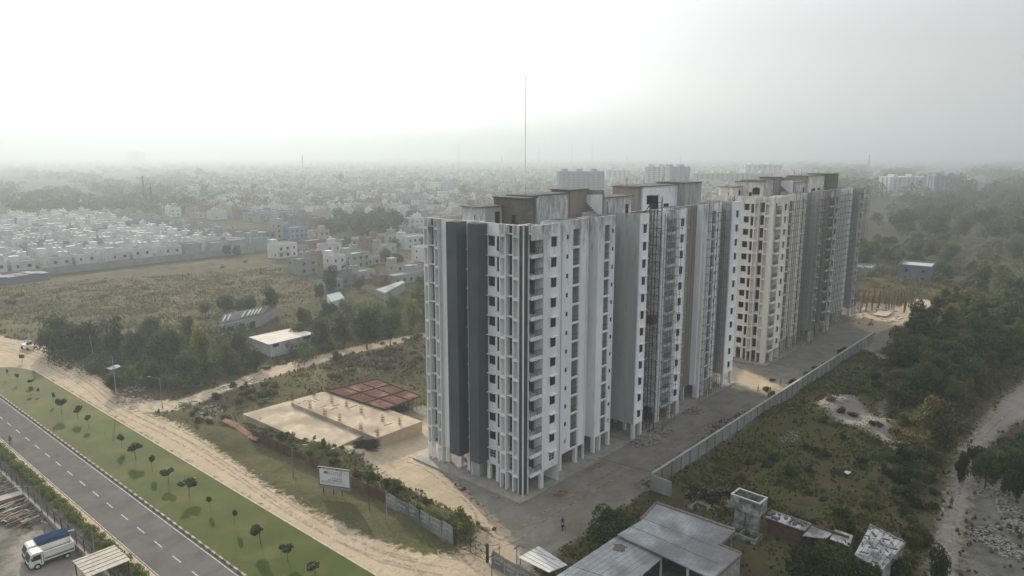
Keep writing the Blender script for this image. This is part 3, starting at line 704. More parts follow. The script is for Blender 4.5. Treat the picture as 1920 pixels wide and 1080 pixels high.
def crown_mesh(name, seed, m, n=1800, clumps=16, rx=1.0, rz=.8, size=.11, cr=(.28, .46), zc=1.0, lift=0, hollow=.5):
    """unit crown: radius about rx, centred at height zc"""
    rs = np.random.RandomState(seed); C = []; Rr = []
    for i in range(clumps):
        d = rs.normal(size=3); d /= np.linalg.norm(d); q = rs.rand()**.45*.78
        r = rs.uniform(*cr); C.append([d[0]*q*rx, d[1]*q*rx, zc+d[2]*q*rz]); Rr.append(r)
    C = np.array(C); Rr = np.array(Rr)
    return quads_mesh(name, leaves_np(rs, C, Rr, n, size, hollow=hollow), m), C
def trunk_mesh(name, seed, C, m, z0=0, h=1.0, r=.045):
    rnd = random.Random(seed); b = MB(); p = (0, 0, -.12); q = (rnd.uniform(-.04, .04), rnd.uniform(-.04, .04), h*.45); b.tube(p, q, r*1.25, r*.9, 7)
    t = (rnd.uniform(-.08, .08), rnd.uniform(-.08, .08), h*.8); b.tube(q, t, r*.9, r*.6, 7)
    for c in C[:9]:
        s = q if rnd.random() < .5 else t; mid = ((s[0]+c[0])/2, (s[1]+c[1])/2, (s[2]+c[2])/2-.06); b.tube(s, mid, r*.5, r*.3, 4, cap=False); b.tube(mid, tuple(c), r*.3, r*.1, 4, cap=False)
    return b.mesh(name, m)
TV = {}
def variants(key, leaf, count, base, barkm=bark, r=.045, h=None, **kw):
    TV[key] = []
    for i in range(count):
        cm, C = crown_mesh('crown_'+key, base+i*7, LEAF[leaf], **kw); tm = trunk_mesh('trunk_'+key, base+i, C, barkm, h=kw.get('zc', 1.0), r=r); TV[key].append((tm, cm))
variants('dark', 'dark', 4, 10, n=2900, clumps=20, rx=1, rz=.85, size=.12, zc=.98)
variants('mid', 'mid', 5, 40, n=2400, clumps=20, rx=1, rz=.85, size=.12, zc=1.0)
variants('yel', 'yel', 3, 70, n=2200, clumps=20, rx=.85, rz=1.05, size=.11, zc=1.15, cr=(.2, .36))
variants('olive', 'olive', 4, 100, n=2400, clumps=20, rx=.9, rz=1.0, size=.12, zc=1.1, cr=(.24, .4))
variants('tall', 'olive', 4, 130, n=2400, clumps=20, rx=.7, rz=1.35, size=.12, zc=1.45, cr=(.22, .36), barkm=bark2)
variants('talld', 'dark', 3, 160, n=2400, clumps=20, rx=.7, rz=1.35, size=.12, zc=1.4, cr=(.24, .4))
def bush_variants(key, leaf, base, n=700, size=.16, cl=9):
    TV[key] = []
    for i in range(4):
        cm, C = crown_mesh('foliage_'+key, base+i*5, LEAF[leaf], n=n, clumps=cl, rx=.8, rz=.4, size=size, zc=.42, cr=(.25, .45)); TV[key].append((None, cm))
bush_variants('b_dark', 'dark', 300); bush_variants('b_mid', 'mid', 330); bush_variants('b_bright', 'bright', 360); bush_variants('b_dry', 'dry', 390, n=450); bush_variants('b_olive', 'olive', 420)
CT = [0]
def tree(x, y, h, rad, kind, label, group, z=None, cat='tree', parts=True):
    """h: height of the crown top, rad: crown radius"""
    CT[0] += 1; rnd = random.Random(CT[0]*13+5); tm, cm = TV[kind][rnd.randrange(len(TV[kind]))]
    top = {'dark': 1.95, 'mid': 1.95, 'yel': 2.3, 'olive': 2.15, 'tall': 2.9, 'talld': 2.75}.get(kind, .95)
    zz = gz(x, y) if z is None else z; sc = (rad/1.15, rad/1.15, h/top); rz = rnd.uniform(0, 6.28)
    if tm is None:
        o = link(cm, 'shrub', None, (x, y, zz-.05), rz, sc); tag(o, label, cat, group); return o
    t = empty('tree', (x, y, zz), rz, sc); tag(t, label, cat, group); link(tm, 'trunk', t); link(cm, 'crown', t); return t
def tree_px(bx, by, ty, rpx, kind, label, group, cat='tree', dz=0):
    """tree standing where the photo shows its foot, as high as its top in the photo"""
    x, y = G(bx, by); D = math.hypot(x, y); c = x*_F[0]+y*_F[1]-CAM_H*_F[2]
    lo, hi = 0, 60
    for _ in range(40):
        m_ = (lo+hi)/2
        if screen_x((x, y, m_))[1] > ty: lo = m_
        else: hi = m_
    return tree(x, y, lo, rpx*c/FPX, kind, label, group, cat=cat)
DESC = {'dark': 'dense dark green round-crowned tree', 'mid': 'leafy mid green broad tree', 'yel': 'loose yellowish green tree', 'olive': 'olive green uneven tree', 'tall': 'tall pale olive tree with upright crown', 'talld': 'tall dark narrow-crowned tree'}
LT = [(112, 655, 588, 40, 'dark'), (160, 662, 592, 42, 'dark'), (92, 668, 612, 26, 'mid'), (215, 668, 575, 33, 'talld'), (258, 676, 608, 28, 'dark'), (300, 684, 618, 30, 'mid'), (330, 676, 612, 26, 'dark'), (384, 700, 580, 33, 'yel'),
      (428, 694, 628, 26, 'olive'), (446, 668, 620, 20, 'dark'), (352, 640, 585, 20, 'olive'), (286, 640, 590, 24, 'dark'), (470, 600, 545, 17, 'dark'), (508, 600, 526, 25, 'talld'), (425, 590, 545, 22, 'dark'), (386, 595, 562, 18, 'mid'), (452, 592, 556, 16, 'mid'),
      (352, 708, 652, 24, 'mid'), (250, 728, 682, 20, 'yel'), (215, 738, 700, 18, 'dark'), (284, 722, 672, 20, 'mid')]
for i, (bx, by, ty, r_, k) in enumerate(LT):
    tree_px(bx, by, ty, r_, k, DESC[k]+' between the dirt road corner and the ruined house', 'trees beside the scrub field')
MT = [(560, 640, 600, 22, 'mid'), (602, 650, 592, 26, 'dark'), (642, 655, 575, 32, 'olive'), (688, 655, 562, 36, 'dark'), (732, 650, 572, 28, 'mid'), (772, 640, 545, 30, 'yel'), (800, 622, 540, 26, 'olive'), (616, 600, 560, 20, 'dark'), (570, 612, 572, 18, 'dark'),
      (650, 600, 556, 22, 'olive'), (700, 608, 560, 20, 'mid'), (738, 596, 540, 22, 'yel'), (784, 598, 528, 22, 'mid'), (620, 545, 490, 18, 'dark'), (672, 545, 512, 16, 'mid'), (652, 520, 490, 14, 'dark'), (745, 505, 468, 15, 'dark'), (722, 500, 462, 14, 'mid'),
      (600, 560, 524, 14, 'dark'), (790, 560, 512, 16, 'dark'), (480, 694, 652, 20, 'dark'), (566, 660, 630, 12, 'mid'), (632, 680, 652, 14, 'olive'), (425, 478, 452, 12, 'dark'), (445, 480, 455, 10, 'dark')]
for (bx, by, ty, r_, k) in MT:
    tree_px(bx, by, ty, r_, k, DESC[k]+' between the pale roofed shed and the town houses', 'trees in front of the town houses')
def scatter_px(poly, n, seed, mind=0):
    """random spots of the ground inside a polygon given in the photo; denser where the ground is near"""
    P = GP(poly); xs = [p[0] for p in P]; ys = [p[1] for p in P]; rs = np.random.RandomState(seed); out = []
    tries = 0
    while len(out) < n and tries < n*60:
        tries += 1; x = rs.uniform(min(xs), max(xs)); y = rs.uniform(min(ys), max(ys))
        if float(sdist(np.array([x]), np.array([y]), P)[0]) < 0: continue
        if mind and any((x-a)**2+(y-b_)**2 < mind*mind for a, b_ in out): continue
        out.append((x, y))
    return out
rnd = random.Random(77)
BELT = [(1668, 665), (1672, 720), (1672, 800), (1690, 890), (1768, 870), (1810, 775), (1880, 720), (1960, 668), (1960, 560), (1860, 540), (1790, 560), (1740, 600), (1690, 625)]
for (x, y) in scatter_px(BELT, 88, 3, 3.8):
    k = rnd.choice(['olive', 'yel', 'mid', 'dark', 'tall', 'yel', 'mid', 'tall']); h_ = rnd.uniform(7.5, 12)
    tree(x, y, h_, rnd.uniform(3.2, 4.8), k, DESC[k]+' in the dense belt beside the pale track', 'trees of the belt beside the track')
BELT2 = [(1790, 560), (1960, 560), (2100, 500), (2000, 440), (1850, 470), (1760, 530)]
for (x, y) in scatter_px(BELT2, 34, 5, 8):
    k = rnd.choice(['olive', 'mid', 'dark', 'yel', 'talld']); tree(x, y, rnd.uniform(7, 11), rnd.uniform(3.5, 6), k, DESC[k]+' in the wood beyond the belt, right of the grey house', 'trees of the wood right of the grey house')
BELT3 = [(1610, 500), (1760, 508), (1800, 480), (1780, 455), (1610, 460)]
for (x, y) in scatter_px(BELT3, 30, 6, 9):
    k = rnd.choice(['mid', 'dark', 'olive']); tree(x, y, rnd.uniform(6, 9), rnd.uniform(3.5, 5.5), k, DESC[k]+' around the low houses behind the farther tower', 'trees around the low houses')
WOOD = [(1625, 440), (1740, 452), (1990, 462), (2050, 400), (1990, 362), (1800, 372), (1700, 385), (1640, 410)]
for (x, y) in scatter_px(WOOD, 42, 8, 14):
    k = rnd.choice(['mid', 'dark', 'dark', 'talld']); tree(x, y, rnd.uniform(13, 20), rnd.uniform(6.5, 10), k, DESC[k]+' in the tall hazy wood below the far white flats', 'trees of the tall hazy wood')
GROVE = [(615, 448), (748, 455), (752, 425), (640, 418)]
for (x, y) in scatter_px(GROVE, 26, 9, 8):
    k = rnd.choice(['dark', 'talld', 'dark']); tree(x, y, rnd.uniform(12, 18), rnd.uniform(6, 8.5), k, DESC[k]+' in the hazy grove in the middle of the town', 'trees of the grove in the town')
# low shrubs on the bank behind the site wall and on the shaded plot
for k_ in range(55):
    t_ = rnd.random(); y = 60.5+t_*58; x = 61.3+rnd.uniform(-1.6, 1.7)
    k = rnd.choice(['b_bright', 'b_mid', 'b_mid', 'b_dark', 'b_olive', 'b_dry']); tree(x, y, rnd.uniform(.7, 1.7), rnd.uniform(.8, 1.5), k, {'b_bright': 'bright green', 'b_mid': 'mid green', 'b_dark': 'dark green', 'b_olive': 'olive', 'b_dry': 'dry brownish'}[k]+' shrub on the weedy bank behind the site wall', 'shrubs on the weedy bank', cat='shrub')
for (poly, n, seed, kinds, where, grp, hh, rr) in (
        ([(1250, 930), (1420, 860), (1500, 780), (1640, 690), (1680, 720), (1690, 880), (1730, 960), (1700, 1080), (1480, 1075), (1380, 960)], 65, 21, ['b_dark', 'b_mid', 'b_dark', 'b_olive', 'b_dry'], ' shrub on the shaded weedy plot right of the boundary wall', 'shrubs on the shaded plot', (.5, 1.5), (.9, 2.2)),
        ([(1560, 990), (1660, 1000), (1720, 1080), (1500, 1090), (1490, 1040)], 12, 22, ['b_dark', 'b_mid'], ' tall bush crowding the broken-roofed hut', 'bushes around the broken-roofed hut', (1.8, 3.0), (1.8, 2.6)),
        ([(1815, 860), (1960, 830), (1960, 900), (1830, 900)], 16, 23, ['b_dark', 'b_mid'], ' bush right of the pale track', 'bushes right of the pale track', (1.6, 3.2), (1.8, 3)),
        ([(1655, 700), (1760, 640), (1800, 720), (1800, 790), (1760, 850), (1670, 860)], 28, 29, ['b_dark', 'b_mid', 'b_olive', 'b_bright'], ' undergrowth bush below the tree belt', 'undergrowth below the tree belt', (1.0, 2.4), (1.5, 2.8)),
        ([(1680, 850), (1765, 860), (1750, 960), (1725, 1060), (1690, 980)], 28, 27, ['b_dark', 'b_mid', 'b_olive'], ' bush on the left edge of the pale track', 'bushes on the left edge of the track', (1.0, 2.6), (1.4, 2.4)),
        ([(1400, 760), (1440, 720), (1490, 720), (1520, 690), (1600, 650), (1600, 660), (1450, 760)], 16, 24, ['b_dark', 'b_mid'], ' bush between the towers and the boundary wall', 'bushes beside the boundary wall', (.8, 1.7), (1, 2)),
        ([(0, 600), (0, 540), (200, 520), (470, 490), (560, 530), (540, 560), (380, 590), (120, 620)], 28, 25, ['b_olive', 'b_dry', 'b_mid', 'b_dry'], ' shrub in the open scrub field', 'shrubs in the open scrub field', (.6, 1.6), (1.4, 3.4)),
        ([(320, 800), (330, 770), (420, 735), (520, 715), (640, 690), (790, 660), (790, 690), (620, 715), (455, 770), (420, 800)], 32, 26, ['b_olive', 'b_mid', 'b_dark'], ' shrub between the sandy track and the basement slab', 'shrubs behind the basement slab', (.6, 1.5), (1.0, 2.3)),
        ([(330, 700), (440, 700), (600, 655), (790, 615), (790, 640), (600, 665), (420, 722), (330, 740)], 20, 28, ['b_olive', 'b_dry', 'b_mid'], ' shrub along the sandy track', 'shrubs along the sandy track', (.6, 1.4), (1.0, 2.0))):
    for (x, y) in scatter_px(poly, n, seed, 1.2):
        k = rnd.choice(kinds); c_ = {'b_bright': 'bright green', 'b_mid': 'mid green', 'b_dark': 'dark green', 'b_olive': 'olive', 'b_dry': 'dry brownish'}[k]
        tree(x, y, rnd.uniform(*hh), rnd.uniform(*rr), k, c_+where, grp, cat='shrub')
tree_px(1138, 1022, 945, 50, 'mid', 'leafy green tree growing beside the grey metal shed roofs', None)
rs = np.random.RandomState(71); wp = scatter_px(WOOD, 130, 72, 7); C = []; Rr = []
for (x, y) in wp:
    h_ = rs.uniform(9, 17)
    for q in range(5): C.append((x+rs.normal()*2.6, y+rs.normal()*2.6, h_*rs.uniform(.35, .85)-1)); Rr.append(rs.uniform(2.6, 4.6))
o = link(quads_mesh('wood', leaves_np(rs, np.array(C), np.array(Rr), 70000, 1.1, hollow=.6), LEAF['dark']), 'wood'); tag(o, 'closed hazy canopy filling the tall wood', 'woods', kind='stuff')
wp = scatter_px([(1605, 525), (1600, 460), (1960, 460), (1960, 520), (1800, 540), (1740, 560), (1660, 545)], 150, 75, 4); C = []; Rr = []
for (x, y) in wp:
    for q in range(3): C.append((x+rs.normal()*1.6, y+rs.normal()*1.6, rs.uniform(.3, 2.6)-.9)); Rr.append(rs.uniform(1.2, 2.6))
o = link(quads_mesh('thicket', leaves_np(rs, np.array(C), np.array(Rr), 42000, .55, hollow=.6), LEAF['olive']), 'thicket'); tag(o, 'low olive thicket around the houses beyond the farther tower', 'thicket', kind='stuff')
for nm_, poly_, n_, lf_, lab_ in (('thicket', [(545, 690), (560, 610), (610, 590), (800, 560), (800, 622), (640, 655)], 210, 'mid', 'dense green thicket along the sandy track below the town houses'), ('thicket', [(95, 690), (110, 640), (330, 640), (460, 610), (470, 690), (350, 735), (235, 735), (180, 700)], 240, 'dark', 'dark undergrowth below the trees at the dirt road corner'),
                                  ('thicket', [(1668, 670), (1700, 620), (1960, 570), (1960, 660), (1810, 770), (1768, 860), (1700, 870), (1680, 780)], 380, 'olive', 'olive undergrowth filling the belt beside the pale track')):
    wp = scatter_px(poly_, n_, 77+n_, 1.5); C = []; Rr = []
    for (x, y) in wp:
        for q in range(3): C.append((x+rs.normal()*1.1, y+rs.normal()*1.1, rs.uniform(.2, 2.2)+gz(x, y))); Rr.append(rs.uniform(.8, 1.7))
    o = link(quads_mesh(nm_, leaves_np(rs, np.array(C), np.array(Rr), n_*190, .4, hollow=.6), LEAF[lf_]), nm_); tag(o, lab_, 'thicket', kind='stuff')
# grass and weed tufts, far too many to count
def tufts(name, zones, n, m, size, seed, kind_label):
    rs = np.random.RandomState(seed); out = []
    wgt = np.zeros(XX.shape)
    for zn, w_ in zones: wgt += w_*np.clip((SD[zn]+3)/6, 0, 1)
    wgt += .18*(XX > 52)
    wgt *= (np.maximum.reduce([SD['conc'], SD['sand'], SD['dust']]) < .3)*((XX > 59.5) | (YY > 125))*(np.hypot(XX, YY) < 330)*np.clip((noise2(XX, YY, seed, 5)-.3)*3, 0, 1)*(160/(np.hypot(XX, YY)+60))
    p = (wgt/wgt.sum()).ravel(); k = rs.choice(p.size, n, p=p); i, j = np.unravel_index(k, XX.shape)
    c = np.stack([gx[i]+rs.rand(n)-.5, gy[j]+rs.rand(n)-.5, H[i, j]], 1); V = []
    for q in range(3):
        a = rs.rand(n)*6.28; s = size*(.5+rs.rand(n)); dx, dy = np.cos(a)*s*.5, np.sin(a)*s*.5; lean = rs.normal(size=(n, 2))*size*.3
        z0 = c[:, 2]-.08; z1 = c[:, 2]+s*.75
        V.append(np.stack([np.stack([c[:, 0]-dx, c[:, 1]-dy, z0], 1), np.stack([c[:, 0]+dx, c[:, 1]+dy, z0], 1), np.stack([c[:, 0]+dx*.5+lean[:, 0], c[:, 1]+dy*.5+lean[:, 1], z1], 1), np.stack([c[:, 0]-dx*.6+lean[:, 0], c[:, 1]-dy*.6+lean[:, 1], z1*1.0], 1)], 1).reshape(-1, 3))
    o = link(quads_mesh(name, np.concatenate(V), m), name); tag(o, kind_label, 'weeds', kind='stuff'); return o
tufts('weeds', [('lush', 1.0)], 22000, LEAF['yel'], .30, 51, 'low green weeds covering the shaded plot and the bank')
tufts('dry_grass', [('field', 1.0)], 14000, LEAF['dry'], .45, 52, 'dry tan grass of the open scrub field')
tufts('scrub_weeds', [('field', .8), ('lush', .5)], 9000, LEAF['olive'], .30, 53, 'pale green weeds scattered through the scrub')
# ------------------------------------------------------------------ things along the street and on the site
def elev(x, y, ty):
    """height over the ground at (x, y) of a point seen at photo row ty"""
    lo, hi = -2, 250
    for _ in range(44):
        m_ = (lo+hi)/2
        if screen_x((x, y, m_))[1] > ty: lo = m_
        else: hi = m_
    return lo
# lawn saplings
SAP = []
for i in range(4):
    rs = np.random.RandomState(900+i); C = np.array([[rs.uniform(-.25, .25), rs.uniform(-.25, .25), rs.uniform(.78, .98)] for _ in range(5)]); Rr = np.array([.2]*5)
    cm = quads_mesh('crown_sapling', leaves_np(rs, C, Rr, 420, .17, hollow=.2), LEAF['mid'])
    b = MB(); b.tube((0, 0, 0), (.03, .02, .8), .018, .012, 5)
    for c in C: b.tube((.02, .01, .6), tuple(c), .01, .005, 3, cap=False)
    SAP.append((b.mesh('trunk_sapling', bark), cm))
SP = [(40, 85, 125, .5), (85, 108, 152, .35), (152, 135, 168, .6), (150, 172, 207, .6), (190, 178, 210, .4), (258, 200, 250, .25), (300, 228, 305, 1.1), (378, 263, 328, 1.0), (428, 310, 366, 1.0), (508, 380, 418, .2), (588, 403, 468, .7), (655, 443, 520, 1.1), (735, 503, 582, 1.0), (812, 563, 632, 1.25), (912, 620, 698, 1.15), (1014, 702, 762, .5)]
random.seed(4)
SP = [(x/2.571, 660+b_/2.571, 660+t/2.571, r) for x, t, b_, r in SP]+[(400+x/2.7, 680+b_/2.7, 680+t/2.7, r) for x, t, b_, r in ((108, 748, 828, .6), (240, 826, 925, 1.3), (376, 928, 1002, 1.0), (515, 1020, 1092, 1.1))]
for i, (bx, by, ty, r_) in enumerate(SP):
    x, y = G(bx, by); h_ = elev(x, y, ty); t = empty('sapling', (x, y, .16), i*1.3, (max(r_, .5)*(1.6+.5*((i*7) % 3)), max(r_, .5)*(1.5+.45*((i*5) % 4)), h_/1.12))
    tag(t, 'young tree sapling planted on the mown lawn strip', 'sapling', 'saplings in a row on the lawn strip'); tm, cm = SAP[i % 4]; link(tm, 'trunk', t)
    if r_ > .22: link(cm, 'crown', t)
# hedge
rs = np.random.RandomState(5); L_ = 170; nc = 1300
C = np.stack([rs.uniform(26.35, 27.75, nc), rs.uniform(55, 55+L_, nc), rs.uniform(.4, 1.05, nc)], 1); Rr = np.full(nc, .38)
hd = link(quads_mesh('hedge', leaves_np(rs, C, Rr, 46000, .2, hollow=.5), LEAF['bright']), 'hedge'); street(hd); tag(hd, 'long clipped green hedge between the road verge and the mesh fence', 'hedge')
# mesh fence on a low wall
fe = street(empty('fence')); tag(fe, 'dark post and mesh fence on a low concrete wall beside the hedge', 'fence')
b = MB(); b.box(24.5, 24.85, 60, 215, -.2, .55); b.build('base_wall', mat('pale_concrete', (.36, .35, .33), (.26, .25, .235), 1), fe)
b = MB(); b.box(23.2, 24.5, 60, 215, -.3, -.02); b.build('drain', concd, fe)
pm = MB(); pm.box(-.05, .05, -.05, .05, .5, 2.3); pm = pm.mesh('post', steel)
for i in range(56): link(pm, 'post', fe, (24.68, 62+i*2.75, 0))
meshm = bpy.data.materials.new('wire_mesh'); meshm.use_nodes = True; n, l = meshm.node_tree.nodes, meshm.node_tree.links
tr = n.new('ShaderNodeBsdfTransparent'); mx = n.new('ShaderNodeMixShader'); mx.inputs[0].default_value = .30; n['Principled BSDF'].inputs['Base Color'].default_value = (.16, .16, .15, 1)
l.new(tr.outputs[0], mx.inputs[1]); l.new(n['Principled BSDF'].outputs[0], mx.inputs[2]); l.new(mx.outputs[0], n['Material Output'].inputs[0])
b = MB(); b.box(24.665, 24.695, 60, 215, .56, 2.15); b.build('wire_mesh', meshm, fe)
b = MB(); b.box(24.62, 24.74, 60, 215, 2.15, 2.2); b.box(24.62, 24.74, 60, 215, 1.35, 1.38); b.build('rail', steel, fe)
# street lamps
def lamp(bx, by, ty, ax, ay, lx, ly, label):
    x, y = G(bx, by); h_ = elev(x, y, ty); t = empty('street_lamp', (x, y, 0)); tag(t, label, 'street lamp')
    b = MB(); b.tube((0, 0, 0), (0, 0, h_), .09, .055, 8); b.tube((0, 0, 0), (0, 0, .5), .14, n=8); b.build('pole', mat('grey_pole', (.25, .25, .24), (.16, .16, .15), 2), t)
    b = MB(); b.tube((0, 0, h_-.1), (ax, ay, h_+.25), .035, n=5); b.build('arm', MATS['grey_pole'], t)
    b = MB(); k = Vector((ax, ay, h_+.25)); d = Vector((ax, ay, 0)).normalized(); b.tube(k-d*.1, k+d*.55, .09, .07, 6); b.build('lamp_head', frame_w, t); return t
lamp(85.5, 1009, 911, -1.9, 1.2, 0, 0, 'street lamp on the yard side of the fence, farther from the trucks')
lamp(181, 1067, 992, -1.7, .9, 0, 0, 'street lamp beside the parked trucks and the fence')
lamp(304.6, 765, 709, -1.2, 1.6, 0, 0, 'lamp pole where the sandy track leaves the service road')
lamp(550, 893, 838, 1.4, -1.2, 0, 0, 'lamp pole on the grass left of the billboard')
# plain poles and sagging wires
POLES = {}
def pole(key, bx, by, ty, label, r=.09, m_=None, lean=0):
    x, y = G(bx, by); h_ = elev(x, y, ty); t = empty('utility_pole', (x, y, 0)); tag(t, label, 'pole'); POLES[key] = (x, y, h_)
    b = MB(); b.tube((0, 0, -.2), (lean, 0, h_), r, r*.7, 7); b.build('pole', m_ or conc, t)
    b = MB(); b.box(-.5+lean, .5+lean, -.04, .04, h_-.45, h_-.37); b.build('crossarm', steel, t)
pole('a', 176, 672, 628, 'leaning pole among the bushes left of the service road', lean=-.4)
pole('b', 219, 749, 668, 'tall thin pole where the service road meets the bushes')
pole('c', 408.5, 800, 757, 'short pole beside the fallen red sheets')
pole('d', 726, 984, 920, 'concrete pole at the joint of red wall and grey hoarding')
pole('e', 692.6, 958, 902, 'thin dark pole behind the right side of the billboard', .06, steel)
pole('f', 969, 1096, 1020, 'concrete pole at the small pale carport roof')
pole('g', 922.5, 1096, 1036, 'dark thin post left of the carport roof', .06, steel)
def wire(p, q, sag, label):
    b = MB(); P = [Vector(p).lerp(Vector(q), i/14)-Vector((0, 0, 4*sag*(i/14)*(1-i/14))) for i in range(15)]
    for a, c in zip(P, P[1:]): b.tube(a, c, .022, n=3, cap=False)
    tag(b.build('overhead_wire', steel), label, 'wire', 'overhead wires')
def pt(k): return POLES[k][:2]+(POLES[k][2]-.1,)
wire(pt('a'), pt('b'), .5, 'sagging wire between the leaning pole and the tall thin pole')
wire(pt('b'), pt('c'), .8, 'sagging wire from the tall thin pole to the short pole by the red sheets')
wire((86, 262, 9), (64, 138, 4.5), 1.5, 'long wire crossing the trees down to the sandy track')
wire(pt('d'), pt('f'), .5, 'wire over the grey hoarding to the carport pole')
wire(pt('d'), pt('c'), .9, 'wire along the red site wall behind the billboard')
wire(pt('f'), (62, 18, 6.5), .7, 'wire crossing the grey metal shed roofs')
wire((80, 56, 7), (90, 20, 6.0), .7, 'wire running past the grey shed towards the broken-roofed hut')
# people
def person(x, y, rz, top, trousers, label, pose='walk', skin=(.16, .09, .06), z=None, h=1.68):
    t = empty('person', (x, y, gz(x, y)+.02 if z is None else z), rz, h/1.7); tag(t, label, 'person')
    me_ = bpy.data.meshes.new('body'); st = .22 if pose == 'walk' else .03
    V = [(0, 0, .92), (0, 0, 1.12), (0, 0, 1.36), (0, 0, 1.47), (.01, 0, 1.58), (.0, .0, 1.68),
         (0, .10, .88), (st*.6, .10, .50), (st-.06, .10, .08), (st+.12, .10, .03), (0, -.10, .88), (-st*.3, -.10, .5), (-st-.06, -.10, .1), (-st+.10, -.10, .03),
         (0, .18, 1.38), (-st*.4, .25, 1.10), (.02-st*.2, .27, .86), (0, -.18, 1.38), (st*.4, -.25, 1.10), (.10+st*.4, -.27, .88)]
    if pose == 'ride':
        V[7] = (.42, .16, .86); V[8] = (.38, .17, .45); V[9] = (.52, .17, .40); V[11] = (.42, -.16, .86); V[12] = (.38, -.17, .45); V[13] = (.52, -.17, .40); V[15] = (.2, .28, 1.15); V[16] = (.5, .27, 1.12); V[18] = (.2, -.28, 1.15); V[19] = (.5, -.27, 1.12)
    E_ = [(0, 1), (1, 2), (2, 3), (3, 4), (4, 5), (0, 6), (6, 7), (7, 8), (8, 9), (0, 10), (10, 11), (11, 12), (12, 13), (2, 14), (14, 15), (15, 16), (2, 17), (17, 18), (18, 19)]
    rad = [.15, .14, .15, .06, .095, .07, .09, .065, .045, .04, .09, .065, .045, .04, .06, .045, .035, .06, .045, .035]
    me_.from_pydata(V, E_, []); o = bpy.data.objects.new('body', me_); COL.objects.link(o); o.parent = t
    sm = o.modifiers.new('skin', 'SKIN'); o.modifiers.new('sub', 'SUBSURF').levels = 1; o.modifiers['sub'].render_levels = 1
    for v_, r_ in zip(me_.skin_vertices[0].data, rad): v_.radius = (r_, r_)
    me_.skin_vertices[0].data[0].use_root = True
    m = bpy.data.materials.new('clothed_skin'); m.use_nodes = True; n, l = m.node_tree.nodes, m.node_tree.links
    tc = n.new('ShaderNodeTexCoord'); sx = n.new('ShaderNodeSeparateXYZ'); l.new(tc.outputs['Object'], sx.inputs[0]); cr = n.new('ShaderNodeValToRGB'); cr.color_ramp.interpolation = 'CONSTANT'
    mr_ = n.new('ShaderNodeMath'); mr_.operation = 'DIVIDE'; mr_.inputs[1].default_value = 2; l.new(sx.outputs[2], mr_.inputs[0]); l.new(mr_.outputs[0], cr.inputs[0])
    e = cr.color_ramp.elements; e[0].color = rgb((.05, .04, .035)); e[1].position = .045; e[1].color = rgb(trousers)
    for p_, c_ in ((.47, top), (.735, skin), (.815, (.015, .012, .01))): q = e.new(p_); q.color = rgb(c_)
    l.new(cr.outputs[0], n['Principled BSDF'].inputs['Base Color']); me_.materials.append(m)
    b = MB(); b.blob((-.01, 0, 1.63), (.115, .10, .10), 8, 5, jit=.03); b.build('hair', black, t)
    return t
x, y = G(20, 834); person(x, y, 1.7, (.06, .07, .09), (.05, .05, .06), 'person in dark clothes walking along the edge of the road')
x, y = G(1783, 952); person(x, y, .3, (.05, .06, .08), (.08, .08, .09), 'person in dark clothes walking alone on the pale track')
def motorbike(x, y, rz, label, col, grp=None, z=None, rider=None):
    t = empty('motorcycle', (x, y, gz(x, y)+.02 if z is None else z), rz); tag(t, label, 'motorcycle', grp)
    for wx in (-.62, .66):
        b = MB()
        for i in range(14):
            a0, a1 = 2*math.pi*i/14, 2*math.pi*(i+1)/14; b.tube((wx+.27*math.cos(a0), 0, .3+.27*math.sin(a0)), (wx+.27*math.cos(a1), 0, .3+.27*math.sin(a1)), .05, n=5, cap=False)
        for i in range(6): a0 = math.pi*i/3; b.tube((wx, 0, .3), (wx+.25*math.cos(a0), 0, .3+.25*math.sin(a0)), .012, n=3, cap=False)
        b.build('wheel', tyre, t)
    b = MB(); b.tube((-.62, .07, .3), (-.1, .07, .42), .04, n=5); b.tube((-.1, 0, .35), (.35, 0, .75), .05, n=5); b.tube((.66, 0, .3), (.42, 0, .95), .035, n=5); b.box(-.15, .25, -.12, .12, .28, .55); b.build('frame', steel, t)
    b = MB(); b.blob((.12, 0, .78), (.26, .14, .13), 8, 5, jit=.02); b.blob((.66, 0, .62), (.24, .07, .05), 8, 4, jit=.02); b.build('fuel_tank', col, t)
    b = MB(); b.box(-.75, -.05, -.12, .12, .74, .84); b.build('seat', black, t)
    b = MB(); b.tube((.42, -.32, 1.02), (.42, .32, 1.02), .018, n=5); b.tube((.4, .3, 1.02), (.42, .34, 1.18), .012, n=4); b.tube((.4, -.3, 1.02), (.42, -.34, 1.18), .012, n=4); b.build('handlebar', mat('chrome', (.5, .5, .5), (.4, .4, .4), 1, rough=.25, metal=.9), t)
    b = MB(); b.blob((.52, 0, .92), (.07, .09, .09), 8, 5, jit=0); b.build('headlight', frame_w, t)
    return t
redp = mat('red_paint', (.25, .03, .025), (.2, .025, .02), 1, rough=.3); bluep = mat('blue_paint', (.05, .10, .22), (.04, .08, .18), 1, rough=.35)
x, y = G(1055, 991); a = math.radians(215); motorbike(x, y, a, 'motorcycle ridden across the shaded yard edge near the tree', black); person(x-.12*math.cos(a), y-.12*math.sin(a), a, (.04, .04, .05), (.07, .07, .08), 'person in a black jacket riding a motorcycle by the tree', 'ride', h=1.6, z=gz(x, y)-.02)
x, y = G(1463, 726); person(x, y, 1.0, (.12, .14, .18), (.06, .06, .07), 'person standing by the bushes at the sunlit gap between the towers')
x, y = G(1421, 737); person(x, y, 2.0, (.05, .05, .06), (.05, .05, .06), 'person in black bending beside the dark bush near the boundary wall', 'walk')
